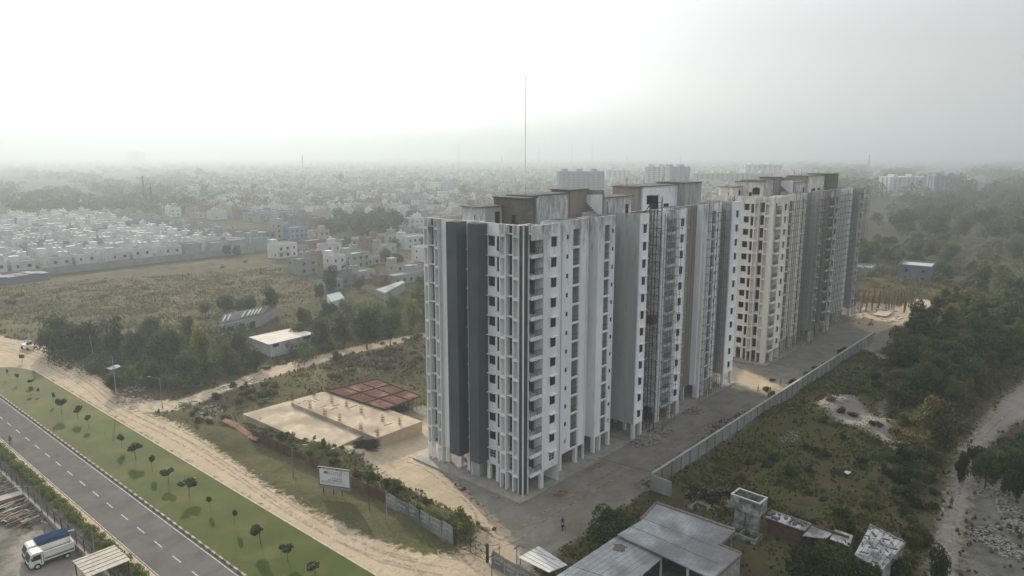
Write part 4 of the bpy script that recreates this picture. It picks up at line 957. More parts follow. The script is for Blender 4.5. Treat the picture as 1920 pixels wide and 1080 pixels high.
x, y = G(1632, 611); a = 2.4; motorbike(x, y, a, 'motorcycle with a rider at the far end of the yard', black); person(x-.1*math.cos(a), y-.1*math.sin(a), a, (.15, .04, .04), (.05, .05, .06), 'person riding a motorcycle at the far end of the yard', 'ride', h=1.6, z=gz(x, y)-.02)
for i, (bx, by) in enumerate(((1291, 938), (1296, 932), (1316, 936), (1322, 928), (1333, 936), (1341, 932), (1362, 934), (1370, 931))):
    x, y = G(bx, by); motorbike(x, y, 1.1+(i % 3)*.35, 'parked motorcycle on the grass behind the grey shed', (black, redp, bluep)[i % 3], 'motorcycles parked behind the grey shed')
x, y = G(1588, 893)
b = MB(); b.prism([(x-.6, y-.3), (x+.6, y-.4), (x+.5, y+.4), (x-.2, y+.45)], gz(x, y)+.2, gz(x, y)+.34); tag(b.build('litter_sack', frame_w), 'white sack lying alone on the shaded weedy plot', 'sack')
# trucks in the yard
truckw = mat('truck_white', (.72, .72, .70), (.6, .6, .58), 1.5, rough=.4); truckb = mat('tarpaulin_blue', (.055, .095, .19), (.04, .06, .12), 1.2, rough=.5); tand = mat('truck_bed_timber', (.30, .25, .20), (.2, .17, .14), 2)
def truck(x, y, rz, L, label, blue=False, low=False):
    t = empty('cargo_truck' if not blue else 'pickup_truck', (x, y, .0), rz); tag(t, label, 'truck')
    w = .92
    b = MB()   # cab: side profile extruded, front towards +x
    pr = [(L/2-1.55, .45), (L/2-.1, .45), (L/2, .7), (L/2-.02, 1.15), (L/2-.35, 1.95), (L/2-.55, 2.1), (L/2-1.5, 2.1), (L/2-1.55, 2.0)]
    k0 = len(b.v)
    for s_ in (-w, w): b.v += [(px_, s_*(.94 if pz > 1.6 else 1), pz) for px_, pz in pr]
    n_ = len(pr); b.f.append(tuple(range(n_-1, -1, -1)) if False else tuple(range(n_))); b.m.append(0); b.f.append(tuple(n_+i for i in reversed(range(n_)))); b.m.append(0)
    for i in range(n_): j = (i+1) % n_; b.f.append((j, i, n_+i, n_+j)); b.m.append(0)
    b.build('cab', truckw, t)
    b = MB(); b.poly([(L/2-.015, -.8, 1.18), (L/2-.015, .8, 1.18), (L/2-.33, .76, 1.93), (L/2-.33, -.76, 1.93)]); b.v = [(v_[0]+.03, v_[1], v_[2]+.01) for v_ in b.v]; b.build('windscreen', glass, t)
    for s_ in (-1, 1):
        b = MB(); pts = [(L/2-1.3, 1.2), (L/2-.3, 1.2), (L/2-.55, 1.85), (L/2-1.3, 1.85)]; b.poly([(px_, s_*(w+.012), pz) for px_, pz in pts]); b.build('side_window', glass, t)
        b = MB(); b.box(L/2-1.35, L/2-1.31, s_*w, s_*(w+.02), .6, 1.9); b.build('door_seam', black, t)
        b = MB(); b.box(L/2-.02, L/2+.03, s_*.6-.14, s_*.6+.14, .72, .9); b.build('headlight', glass, t)
        b = MB(); b.box(L/2-.35, L/2-.27, s_*(w+.05), s_*(w+.2), 1.4, 1.65); b.build('mirror', black, t)
    b = MB(); b.box(L/2-.02, L/2+.08, -w+.02, w-.02, .42, .62); b.box(-L/2, L/2-1.6, -.4, .4, .45, .75); b.build('chassis', steel, t)
    for wx in (L/2-.85, -L/2+.9):
        for s_ in (-1, 1):
            b = MB(); b.tube((wx, s_*(w-.18), .38), (wx, s_*(w+.03), .38), .38, n=16); wo_ = b.build('wheel', tyre, t); b = MB(); b.tube((wx, s_*(w+.02), .38), (wx, s_*(w+.05), .38), .2, n=12); b.build('rim', frame_w, wo_)
    x0, x1 = -L/2, L/2-1.62
    b = MB(); b.box(x0, x1, -w-.04, w+.04, .78, .9); z1 = 1.9
    for s_ in (-1, 1):
        b.box(x0, x1, s_*w-.03, s_*w+.03, .9, z1)
    b.box(x0, x0+.05, -w+.03, w-.03, .9, z1); b.box(x1-.05, x1, -w+.03, w-.03, .9, z1+.1)
    bed = b.build('cargo_bed', truckw if not blue else truckb, t)
    b = MB(); b.box(x0+.05, x1-.05, -w+.03, w-.03, .9, 1.3); b.build('bed_floor', tand, bed)
    b = MB()
    for s_ in (-1, 1): b.box(x0, x1, s_*w-.05, s_*w+.05, z1, z1+.07); b.box(x0, x1, s_*(w+.035)-.01, s_*(w+.035)+.01, 1.2, 1.32, 0); b.box(x0, x1, s_*(w+.035)-.01, s_*(w+.035)+.01, .95, 1.0, 0)
    b.box(x0, x0+.07, -w, w, z1, z1+.07); b.build('bed_rail', frame_w if not blue else bluep, bed)
    b = MB()
    for s_ in (-1, 1): b.box(x0+.1, x1-.1, s_*(w+.05)-.005, s_*(w+.05)+.005, 1.02, 1.16)
    b.build('side_stripe', steel, bed)
    if blue:
        b = MB(); b.box(x0-.05, x1+.3, -w*.95, w*.95, 1.9, 2.25)
        for i in range(8): b.tube((x0, -w*.85+i*.23, 2.28), (x1+.2, -w*.85+i*.23, 2.3), .07, n=6)
        b.build('tarpaulin_load', truckb, t)
    return t
truck(22.3, 96.75, math.pi-.02, 5.0, 'white cargo truck with open slatted bed and dark side stripe, parked in the yard')
truck(22.5, 99.0, math.pi-.05, 4.9, 'truck with a blue covered load parked behind the white truck', blue=True)
# scrap and planks in the yard
b = MB(); rnd = random.Random(12)
for i in range(230):
    bx, by = rnd.uniform(-10, 85), rnd.uniform(895, 985)
    if by < 895+(bx)*.95-5: continue
    x, y = G(bx, by); a = .25+rnd.uniform(-.12, .12)+(1.57 if rnd.random() < .1 else 0); l_ = rnd.uniform(.8, 2.6); z = rnd.uniform(0, .5)
    b.box(x-l_/2, x+l_/2, y-rnd.uniform(.04, .12), y+.1, z, z+rnd.uniform(.05, .14), rnd.randrange(3), rot=a)
struct(tag(b.build('scrap_timber', [MATS['pale_concrete'], wood, concd]), 'heaps of grey scrap planks and shuttering in the yard', 'scrap'), 'stuff')
b = MB()
for i in range(7): b.box(20.6+i*.05, 25.0, 118.6+i*.24, 118.78+i*.24, .62, .68, 0)
tag(b.build('plank_stack', mat('pale_timber', (.45, .42, .36), (.34, .31, .26), 2)), 'stack of long pale planks on the scrap heap in the yard', 'planks')
b = MB(); b.box(22.9, 27.6, 85.2, 90.2, 2.35, 2.42); rf_ = empty('yard_shelter', (0, 0, 0)); tag(rf_, 'corner of a pale panelled shelter roof below the parked trucks', 'shelter'); b.build('roof', MATS['pale_timber'], rf_)
b = MB()
for i in range(5): b.box(22.9, 27.6, 86.1+i*.9, 86.16+i*.9, 2.42, 2.45)
b.build('batten', steel, rf_); b = MB()
for x, y in ((23.1, 89.9), (23.1, 85.5), (27.4, 89.9), (27.4, 85.5)): b.box(x-.06, x+.06, y-.06, y+.06, 0, 2.35)
b.build('post', steel, rf_)
# jeep at the road corner
t = empty('utility_vehicle', (50.4, 213.6, .05), -1.35); tag(t, 'white open-topped utility vehicle parked at the dirt road corner', 'jeep')
b = MB(); b.box(-1.9, 1.0, -.8, .8, .5, 1.25); b.box(1.0, 2.0, -.78, .78, .5, 1.1); b.build('body', truckw, t)
b = MB()
for x, y in ((-1.8, -.75), (-1.8, .75), (.6, -.75), (.6, .75)): b.tube((x, y, 1.25), (x, y, 2.0), .05, n=5)
for p, q in (((-1.8, -.75), (.6, -.75)), ((-1.8, .75), (.6, .75)), ((-1.8, -.75), (-1.8, .75)), ((.6, -.75), (.6, .75))): b.tube(p+(2.0,), q+(2.0,), .06, n=5)
b.build('roof_frame', truckw, t); b = MB(); b.box(.85, .9, -.7, .7, 1.25, 1.9); b.build('windscreen', glass, t)
for wx in (-1.3, 1.35):
    for s_ in (-1, 1): b = MB(); b.tube((wx, s_*.7, .38), (wx, s_*.9, .38), .38, n=14); b.build('wheel', tyre, t)
t = empty('notice_sign', G(42, 679)+(0,)); tag(t, 'small rusty notice board on a post at the lawn tip', 'sign'); b = MB(); b.tube((0, 0, 0), (0, 0, 1.4), .05, n=5); b.build('post', steel, t); b = MB(); b.box(-.6, .6, -.04, .04, 1.0, 1.9, rot=-.7, c=(0, 0)); b.build('board', rust, t)
# basement slab, raised slab, red shuttering
slabm = mat('new_concrete_slab', (.47, .40, .31), (.34, .29, .225), .45, c3=(.25, .215, .165), mottle=.3)
t = empty('basement_slab'); tag(t, 'low pale concrete basement roof slab beside the near tower, its left end bare', 'slab')
b = MB(); b.prism([G(x, y, 1.5) for x, y in ((455, 776), (560, 822), (622, 843), (690, 812), (700, 740), (603, 735))], -.5, 1.5); b.build('slab', slabm, t)
b = MB(); b.prism([G(x, y, 2.2) for x, y in ((546, 755), (707, 821), (791, 790), (628, 730))], -.5, 2.2); b.build('raised_slab', slabm, t)
t = empty('formwork_deck'); tag(t, 'rusty red shuttering deck divided by dark beams behind the pale slab', 'formwork'); zt = 2.5
A, Bq, Cq, Dq = [Vector(G(x, y, zt)+(zt,)) for x, y in ((612, 733), (706, 711), (789, 743), (722, 768))]
b = MB(); b.prism([tuple(v_[:2]) for v_ in (A, Dq, Cq, Bq)], zt-.15, zt); b.build('deck', mat('red_shuttering', (.13, .07, .055), (.08, .042, .034), .7, c3=(.19, .12, .095), rough=1, spec=0), t)
b = MB()
def bilin(u, v): return (A.lerp(Bq, u)).lerp(Dq.lerp(Cq, u), v)
for i in range(4): p, q = bilin(i/3, 0), bilin(i/3, 1); b.tube(p+Vector((0, 0, .05)), q+Vector((0, 0, .05)), .13, n=4)
for i in range(4): p, q = bilin(0, i/3), bilin(1, i/3); b.tube(p+Vector((0, 0, .06)), q+Vector((0, 0, .06)), .13, n=4)
b.build('beam', steel, t); b = MB()
for i in range(9):
    for j in range(7): p = bilin(i/8, j/6); b.tube((p.x, p.y, -.2), (p.x, p.y, zt-.15), .045, n=4, cap=False)
struct(b.build('prop', steel, t), 'stuff')
b = MB()
for k in range(14): p = bilin(rnd.random(), rnd.random()); b.tube(p, p+Vector((rnd.uniform(-.05, .05), 0, 1.2)), .02, n=4)
struct(b.build('starter_bars', steel, t), 'stuff')
def rebar(x, y, z, h_, label='upright cluster of steel starter bars on the pale slab'):
    b = MB()
    for i in range(2):
        for j in range(3): b.tube((i*.35, j*.25, 0), (i*.35+rnd.uniform(-.05, .05), j*.25+rnd.uniform(-.05, .05), h_*rnd.uniform(.85, 1.1)), .022, n=4, cap=False)
    for q in (.2, .5): b.box(-.02, .37, -.02, .52, h_*q, h_*q+.02)
    tag(b.build('rebar_cluster', rust, None, (x, y, z)), label, 'rebar', 'starter bar clusters on the slab')
for zx, zy in ((490, 235), (565, 270), (600, 205), (640, 300), (675, 228), (750, 260), (748, 345), (833, 378), (858, 300), (945, 320), (398, 200), (510, 172)):
    x, y = G(400+zx/2.7, 680+zy/2.7, 2.2); rebar(x, y, 2.2, 1.5)
b = MB()
for k in range(36):
    u = rnd.random(); p = Vector(G(rnd.uniform(560, 790), rnd.uniform(745, 815), 2.25)); a = rnd.choice([0, 1.57])+rnd.uniform(-.2, .2); l_ = rnd.uniform(.5, 2.5)
    if sdist(np.array([p.x]), np.array([p.y]), [G(x, y, 2.2) for x, y in ((546, 755), (707, 821), (791, 790), (628, 730))])[0] > .6: b.box(p.x-l_/2, p.x+l_/2, p.y-.06, p.y+.06, 2.2, 2.27, 0, rot=a)
struct(tag(b.build('loose_timber', wood), 'loose timber battens lying on the raised slab', 'timber'), 'stuff')
def heap(cx, cy, n, L, w, h_, m_, name, label, cat, ang, seed):
    r = random.Random(seed); b = MB()
    for i in range(n):
        a = ang+r.gauss(0, .14); l_ = L*r.uniform(.5, 1); q = r.gauss(0, .4); x = cx+math.sin(-ang)*q*w+r.uniform(-.5, .5); y = cy+math.cos(ang)*q*w+r.uniform(-.3, .3); z = r.uniform(.0, 1)*h_*math.exp(-q*q*3)+.15+gz(cx, cy)
        b.tube((x-l_/2*math.cos(a), y-l_/2*math.sin(a), z), (x+l_/2*math.cos(a), y+l_/2*math.sin(a), z+r.uniform(-.15, .15)), .035, n=3, cap=False)
    o = b.build(name, m_); tag(o, label, cat); o['kind'] = 'stuff'
x, y = G(637, 829); heap(x, y, 150, 4.5, 1.8, 1.0, steel, 'rebar_heap', 'dark heap of steel rods at the front of the slab, left one', 'rods', 2.4, 1)
x, y = G(688, 847); heap(x, y, 170, 4.5, 2.0, 1.1, steel, 'rebar_heap', 'dark heap of steel rods at the front of the slab, right one', 'rods', 2.5, 2)
x, y = G(627, 841); b = MB(); b.box(x-1, x+1, y-.6, y+.6, gz(x, y)+.15, gz(x, y)+.25, rot=.5); tag(b.build('board', frame_w), 'pale board lying in front of the rod heaps', 'board')
# site wall of rust-red sheets, then the lettered hoarding, the gate and the next hoarding
def panels(name, label, pts, hgt, m_, group=None, lean=.1, seed=3, cat='wall', nm='panel'):
    t = empty(name); tag(t, label, cat, group); r = random.Random(seed); out = []
    P = [Vector(p) for p in pts]; tot = sum((b_-a).length for a, b_ in zip(P, P[1:])); 
    for a, b_ in zip(P, P[1:]):
        d = b_-a; n_ = max(1, round(d.length/2.4)); u = d.normalized(); nn = Vector((u.y, -u.x))
        for i in range(n_):
            p0, p1 = a+d*(i/n_), a+d*((i+1)/n_-.01); o0, o1 = nn*r.uniform(-lean, lean), nn*r.uniform(-lean, lean); hh = hgt*r.uniform(.93, 1.04)
            q = MB(); th = nn*.05
            q.prism([tuple(p0), tuple(p1), tuple(p1+th), tuple(p0+th)], -.1, hh)
            q.v[4:] = [(v_[0]+(o0 if k_ in (0, 3) else o1)[0], v_[1]+(o0 if k_ in (0, 3) else o1)[1], v_[2]) for k_, v_ in enumerate(q.v[4:])]
            out.append((q.build(nm, m_, t), p0, p1, o0, o1, hh, nn))
    return t, out
redm = mat('red_sheet_metal', (.12, .06, .047), (.075, .042, .035), .8, streak=True, c3=(.15, .10, .08)); hoard = mat('hoarding_sheet', (.26, .27, .27), (.19, .20, .20), .8, streak=True, c3=(.15, .16, .165))
panels('site_wall', 'site wall of rust-red metal sheets behind the billboard', [(58.9, 114), (59.0, 95), (59.3, 83), (59.2, 76.5)], 1.9, redm)
h1, ps = panels('hoarding', 'grey lettered hoarding left of the site gate, bent and leaning', [(59.0, 76.2), (58.8, 68.5), (58.5, 61.6)], 2.3, hoard, lean=.22)
h2, ps2 = panels('hoarding', 'grey lettered hoarding right of the site gate, below the carport', [(58.0, 54.2), (57.6, 45.5), (57.4, 40)], 2.3, hoard, lean=.12)
txtm = mat('hoarding_lettering', (.55, .56, .56), (.42, .43, .43), 2)
def text(body, size, loc, rz, m_, parent, name='lettering', align='CENTER', ext=.006):
    cu = bpy.data.curves.new(name, 'FONT'); cu.body = body; cu.size = size; cu.align_x = align; cu.align_y = 'CENTER'; cu.extrude = ext; cu.materials.append(m_)
    tmp = bpy.data.objects.new(name, cu); COL.objects.link(tmp); dg = bpy.context.evaluated_depsgraph_get(); dg.update(); me_ = bpy.data.meshes.new_from_object(tmp.evaluated_get(dg)); bpy.data.objects.remove(tmp); me_.name = name
    o = bpy.data.objects.new(name, me_); COL.objects.link(o); o.location = loc; o.rotation_euler = (math.pi/2, 0, rz); o.parent = parent; return o
for lst in (ps, ps2):
    for i, (po, p0, p1, o0, o1, hh, nn) in enumerate(lst):
        mid = (p0+p1)/2+(o0+o1)*.36; face = Vector((-abs(nn.x), 0)).normalized()
        u = (p1-p0).normalized(); ang = math.atan2(u.y, u.x); 
        off = Vector((-.07-.0, 0)); rzv = ang if math.cos(ang-math.radians(-90)) > 0 else ang+math.pi
        text('LOTUS', .58, (mid.x-.13-abs((o0+o1).x)*.12, mid.y, hh*.68), rzv, txtm, po)
        text('GREEN CITY', .22, (mid.x-.13-abs((o0+o1).x)*.12, mid.y, hh*.42), rzv, txtm, po)
t = empty('site_gate', (58.3, 61.2, 0)); tag(t, 'open framework steel gate between the two hoardings', 'gate')
b = MB(); b.box(-.1, .1, -.1, .1, 0, 2.4); b.box(-.15, .15, -6.0, -5.75, 0, 2.5); b.build('post', steel, t)
for s0, s1 in ((-.15, -2.9), (-2.95, -5.7)):
    b = MB()
    for z in (.15, 1.2, 2.15): b.tube((0, s0, z), (0, s1, z), .035, n=5)
    nn_ = 3
    for i in range(nn_+1): y = s0+(s1-s0)*i/nn_; b.tube((0, y, .15), (0, y, 2.15), .03, n=5)
    for i in range(nn_):
        ya, yb = s0+(s1-s0)*i/nn_, s0+(s1-s0)*(i+1)/nn_; b.tube((0, ya, .15), (0, yb, 1.2), .018, n=4); b.tube((0, yb, .15), (0, ya, 1.2), .018, n=4); b.tube((0, ya, 1.2), (0, yb, 2.15), .018, n=4); b.tube((0, yb, 1.2), (0, ya, 2.15), .018, n=4)
    b.build('leaf', steel, t)
b = MB(); b.tube((.1, -5.8, .3), (1.4, -6.6, .3), .03, n=4); b.tube((.1, -5.8, 2.1), (1.4, -6.6, 2.1), .03, n=4); b.tube((1.4, -6.6, 0), (1.4, -6.6, 2.3), .04, n=4); b.build('side_frame', steel, t)
# fallen red sheets
t = empty('fallen_sheets'); tag(t, 'twisted fallen red sheets lying left of the site wall', 'metal sheets')
P = [G(375, 783), G(392, 796), G(415, 792), G(440, 806), G(462, 822), G(480, 832)]
for i, (p, q) in enumerate(zip(P, P[1:])):
    b = MB(); w_ = .9; z0, z1 = .25+.25*(i % 2), .25+.25*((i+1) % 2); d = Vector((q[0]-p[0], q[1]-p[1])).normalized(); nn = Vector((-d.y, d.x))*w_
    b.prism([p, q, (q[0]+nn.x, q[1]+nn.y), (p[0]+nn.x, p[1]+nn.y)], [z0, z1, z1+.5, z0+.3], [z0+.04, z1+.04, z1+.54, z0+.34]); b.build('sheet', mat('faded_red_sheet', (.26, .16, .13), (.18, .11, .09), 1), t)
# billboard
t = empty('billboard', (55.75, 84.2, 0), math.radians(-64.5)); tag(t, 'white billboard lettered LOTUS in a grey frame on short posts', 'billboard')
Wb, z0, z1 = 5.3, 1.25, 4.55
b = MB(); b.box(-Wb/2, Wb/2, 0, .25, z0, z1); b.build('board', mat('billboard_grey', (.25, .25, .25), (.2, .2, .2), 1), t)
b = MB(); b.box(-Wb/2+.28, Wb/2-.12, -.03, 0, z0+.55, z1-.28); fc = b.build('face', mat('billboard_white', (.60, .63, .66), (.55, .58, .61), .7), t)
b = MB(); b.box(-Wb/2+.18, -Wb/2+.27, -.05, -.0, z0+.5, z1-.2); b.box(-Wb/2+.27, Wb/2-.1, -.05, 0, z0+.46, z0+.54); b.build('shadow_gap', black, t)  # solid black strips stand in for the shade beside the face
cx = .25
text('LOTUS', .72, (cx+.1, -.045, z1-.78), 0, mat('brown_grey_letter', (.16, .14, .13), (.14, .12, .11), 1), t)
text('CITY', .2, (cx+.85, -.045, z1-1.22), 0, MATS['brown_grey_letter'], t)
text('YAMUNANAGAR', .24, (cx+.25, -.045, z1-1.58), 0, MATS['brown_grey_letter'], t)
text('RED GREEN CITY', .32, (cx, -.045, z1-1.93), 0, black, t)
b = MB()
for i, w_ in enumerate((1.4, 3.9, 2.2, 4.1)): b.box(-Wb/2+.5, -Wb/2+.5+w_, -.04, -.031, z1-2.16-i*.09, z1-2.13-i*.09)
b.build('small_print', MATS['brown_grey_letter'], t)
b = MB(); b.prism([(0, 0), (.3, 0), (.3, .02), (0, .02)], 0, .01); b = MB()
for k_ in range(5):
    a = math.radians(30+k_*30); b.poly([(-1.25, -.045, z1-1.0), (-1.25+.42*math.cos(a-.22), -.045, z1-1.0+.42*math.sin(a-.22)), (-1.25+.55*math.cos(a), -.045, z1-1.0+.55*math.sin(a)), (-1.25+.42*math.cos(a+.22), -.045, z1-1.0+.42*math.sin(a+.22))])
b.build('flower_emblem', mat('emblem_red', (.30, .05, .06), (.22, .05, .06), 1), t)
for lx in (-1.9, .9):
    b = MB(); b.tube((lx, .1, z1), (lx+.5, -1.3, z1+.6), .025, n=4); q_ = b.build('lamp_arm', frame_w, t); b = MB(); b.box(lx+.35, lx+.65, -1.45, -1.2, z1+.5, z1+.62); b.build('lamp', black, q_)
for lx in (-1.9, -.2, 1.2): b = MB(); b.tube((lx, .12, -.1), (lx, .12, z0), .07, n=6); b.build('leg', black, t)
# ------------------------------------------------------------------ boundary wall, sheds and ruins of the shaded side
wallm = mat('rendered_block_wall', (.30, .30, .285), (.235, .235, .225), .5, streak=True, c3=(.21, .205, .19))
t = empty('boundary_wall'); tag(t, 'long plain grey boundary wall along the yard, with a pale coping', 'wall')
W0, W1 = Vector((89.2, 49.9)), Vector((206.0, 48.9)); b = MB(); b.prism([tuple(W0), tuple(W1), (206.0, 49.12), (89.2, 50.12)], -.5, 2.5); b.box(89.0, 89.22, 46.6, 50.2, -.5, 2.3); b.build('wall', wallm, t)
b = MB(); b.prism([(89.1, 49.84), (206.1, 48.84), (206.1, 49.2), (89.1, 50.2)], 2.5, 2.6); b.build('coping', mat('pale_coping', (.42, .42, .40), (.33, .33, .31), 1), t)
b = MB()
for i in range(38): x = 92+i*3.0; y = 49.9-(x-89.2)*.00856; b.box(x, x+.25, y-.2, y-.003, -.5, 2.45)
b.build('buttress', wallm, t)
tin = mat('weathered_sheet_roof', (.38, .40, .41), (.24, .25, .26), .45, c3=(.17, .17, .17), rough=.7, mottle=1.3, bump=.02, bscale=5); stainw = mat('mould_stained_wall', (.44, .44, .42), (.14, .14, .13), 1.3, c3=(.06, .06, .055), mottle=2.0)
def roofpoly(px, z, th, nm, m_, par, zs=None):
    P = [G(x, y, (zs[i] if zs else z)) for i, (x, y) in enumerate(px)]; b = MB(); zt = [zs[i] if zs else z for i in range(len(P))]; b.prism(P, [q-th for q in zt], zt); b.build(nm, m_, par); return P
def ribs(P, n, par, z, zs=None, m_=None, h=.06, w=.05):
    """sheet joints running from edge P0-P3 to edge P1-P2"""
    A, B_, C_, D_ = [Vector((p[0], p[1], (zs[i] if zs else z))) for i, p in enumerate(P[:4])]; b = MB()
    for i in range(1, n):
        p, q = A.lerp(B_, i/n), D_.lerp(C_, i/n); b.tube(p+Vector((0, 0, h*.3)), q+Vector((0, 0, h*.3)), w, n=4)
    b.build('sheet_joint', m_ or concd, par)
t = empty('metal_shed'); tag(t, 'large open shed with grey weathered sheet roof and kerbed edges beside the boundary wall', 'shed')
P = roofpoly([(1231, 945), (1376, 995), (1347, 1022), (1389, 1038), (1335, 1085), (1158, 1002), (1203, 975)], 3.4, .16, 'roof', tin, t)
A, B_, C_, D_ = Vector(P[0]), Vector(P[1]), Vector(P[4]), Vector(P[5]); b = MB()
for i in range(1, 22):
    p, q = A.lerp(B_, i/22), D_.lerp(C_, i/22); b.tube((p.x, p.y, 3.40), (q.x, q.y, 3.40), .012, n=3)
p, q = A.lerp(D_, .45), B_.lerp(C_, .45); b.tube((p.x, p.y, 3.42), (q.x, q.y, 3.40), .03, n=4); p, q = A.lerp(D_, .72), B_.lerp(C_, .72); b.tube((p.x, p.y, 3.42), (q.x, q.y, 3.40), .03, n=4)
b.build('sheet_joint', concd, t)
def kerb3(p, q, z, w, h, b): p, q = Vector(p), Vector(q); d = (q-p).normalized(); nn = Vector((-d.y, d.x))*w; b.prism([tuple(p), tuple(q), tuple(q+nn), tuple(p+nn)], z-.3, z+h)
b = MB(); kerb3(P[0], P[1], 3.4, .35, .22, b); kerb3(P[1], P[2], 3.4, .22, .14, b); kerb3(P[2], P[3], 3.4, .22, .16, b); kerb3(P[3], P[4], 3.4, .2, .12, b); kerb3(P[6], P[0], 3.4, .25, .18, b); b.build('parapet', mat('brownish_parapet', (.22, .20, .18), (.15, .14, .13), 1.5), t)
b = MB(); e0, e1 = Vector(P[3]), Vector(P[4]); kerb3(tuple(e0+Vector((-.3, .1))), tuple(e1+Vector((-.3, .1))), 1.6, .2, 1.6, b); b.v = [(v_[0], v_[1], min(v_[2], 3.2) if v_[2] > 2 else -.2) for v_ in b.v]; b.build('end_wall', stainw, t)
b = MB(); p, q = Vector(P[0]), Vector(P[1]); kerb3(tuple(p+Vector((-.6, 0))), tuple(q+Vector((-.6, 0))), 1.5, .2, 1.7, b); kerb3(tuple(Vector(P[6])+Vector((.3, -.3))), tuple(Vector(P[0])+Vector((-.3, -.3))), 1.5, .2, 1.7, b); b.v = [(v_[0], v_[1], 3.2 if v_[2] > 2 else -.2) for v_ in b.v]; b.build('back_wall', stainw, t)
b = MB(); 
for (bx, by) in ((1289, 1058), (1216, 1026), (1330, 1080), (1165, 1004)): x, y = G(bx, by, 3.2); x += .25; b.box(x-.14, x+.14, y-.14, y+.14, -.2, 3.2)
b.build('post', frame_w, t); b = MB(); b.prism([G(x, y, .02) for x, y in ((1231, 985), (1376, 1040), (1389, 1080), (1321, 1125), (1158, 1045))], 0, .05); b.build('floor', concd, t)
b = MB(); q = G(1327, 1020, 3.43)
for i in range(14): r_ = random.Random(i); b.box(q[0]+r_.uniform(-3, 3), q[0]+r_.uniform(-3, 3)+.3, q[1]+r_.uniform(-2, 2), q[1]+r_.uniform(-2, 2)+.25, 3.4, 3.46)
t2 = empty('lean_to_shed'); tag(t2, 'lower lean-to with pale sheet roof and a dark stain, below the big shed', 'shed')
P2 = roofpoly([(1158, 1004), (1246, 1042.5), (1200, 1082), (1140, 1110), (1040, 1082)], 2.9, .08, 'roof', tin, t2)
ribs([P2[0], P2[1], P2[3], P2[4]], 9, t2, 2.88, w=.022); b = MB()
for (bx, by) in ((1240, 1043), (1204, 1074)): x, y = G(bx, by, 2.8); b.box(x-.1, x+.1, y-.1, y+.1, -.2, 2.8)
b.build('post', frame_w, t2)
b = MB(); c_ = G(1163, 1026, 2.92); r_ = random.Random(3); b.prism([(c_[0]+math.cos(a)*r_.uniform(.5, 1.3), c_[1]+math.sin(a)*r_.uniform(.5, 1.2)) for a in np.linspace(0, 6.28, 14)[:-1]], 2.9, 2.91); b.build('stain', mat('rust_stain', (.15, .13, .12), (.10, .085, .08), 3), t2)
t = empty('carport'); tag(t, 'small pale flat carport roof next to the right-hand hoarding', 'carport')
P = roofpoly([(972, 1045), (1010, 1024), (1064, 1059), (1029, 1073)], 2.4, .08, 'roof', mat('pale_sheet_roof', (.50, .51, .50), (.42, .43, .43), .8, rough=.5), t); ribs([P[0], P[1], P[2], P[3]], 5, t, 2.4, w=.02)
b = MB()
for p in P: cx_, cy_ = sum(q[0] for q in P)/4, sum(q[1] for q in P)/4; x, y = p[0]+(cx_-p[0])*.08, p[1]+(cy_-p[1])*.08; b.tube((x, y, -.1), (x, y, 2.32), .05, n=5)
b.build('post', steel, t)
# old masonry water tank on its stand
t = empty('masonry_water_tank', (87.6, 34.2, -.1), -.04); tag(t, 'open-topped mould-stained masonry water tank raised on a square stand', 'water tank')
def ring(b, x0, x1, y0, y1, z0, z1, w=.18): b.box(x0, x1, y0, y0+w, z0, z1); b.box(x0, x1, y1-w, y1, z0, z1); b.box(x0, x0+w, y0+w, y1-w, z0, z1); b.box(x1-w, x1, y0+w, y1-w, z0, z1)
b = MB(); b.box(-.95, .9, .1, 1.5, .0, 3.0); b.box(-.7, .7, -1.5, .0, .0, 2.98); b.build('stand', stainw, t)
b = MB(); b.box(-1.25, 1.25, -2.1, 2.1, 3.0, 3.2); ring(b, -1.2, 1.2, -2.05, 2.05, 3.2, 4.9); b.build('tank', stainw, t)
b = MB(); ring(b, -1.24, 1.24, -2.09, 2.09, 4.9, 4.98, .24); b.build('rim', frame_w, t)
b = MB(); b.box(-1.5, 1.35, 2.1, 2.7, 3.05, 3.12); b.build('ledge', concd, t)
b = MB(); ring(b, -3.2, -1.0, -2.6, 2.1, -.2, .75, .14); b.box(-3.1, -1.1, -.3, -.16, -.2, .72); b.build('basin', stainw, t)
# roofless strip and the hut with a broken roof
t = empty('ruined_outbuilding'); tag(t, 'low ruined outbuilding with rubble on its white roof strip right of the masonry tank', 'ruin')
P = roofpoly([(1446, 958), (1520, 983), (1509, 995), (1436, 969)], 2.2, .15, 'roof', mat('chipped_white_roof', (.52, .53, .53), (.33, .34, .34), 1.1, c3=(.16, .16, .15)), t)
b = MB(); kerb3(P[0], P[1], 2.2, .15, .12, b); b.build('parapet', stainw, t)
P = roofpoly([(1522, 986), (1560, 1000), (1548, 1010), (1505, 1004)], 1.9, .12, 'roof', MATS['chipped_white_roof'], t)
b = MB(); q0, q1 = Vector(G(1520, 983, 2.0)), Vector(G(1592, 1006, 2.0)); kerb3(tuple(q0), tuple(q1), 1.2, .2, .8, b); b.v = [(v_[0], v_[1], 2.0 if v_[2] > 1.5 else -.2) for v_ in b.v]
c0 = [G(x, y, 2.0) for x, y in ((1448, 962), (1515, 985), (1508, 993), (1440, 970))]; b.prism(c0, -.2, 2.04); b.build('wall', mat('red_brick_low_wall', (.17, .10, .08), (.11, .07, .06), 2), t)
b = MB(); r_ = random.Random(9)
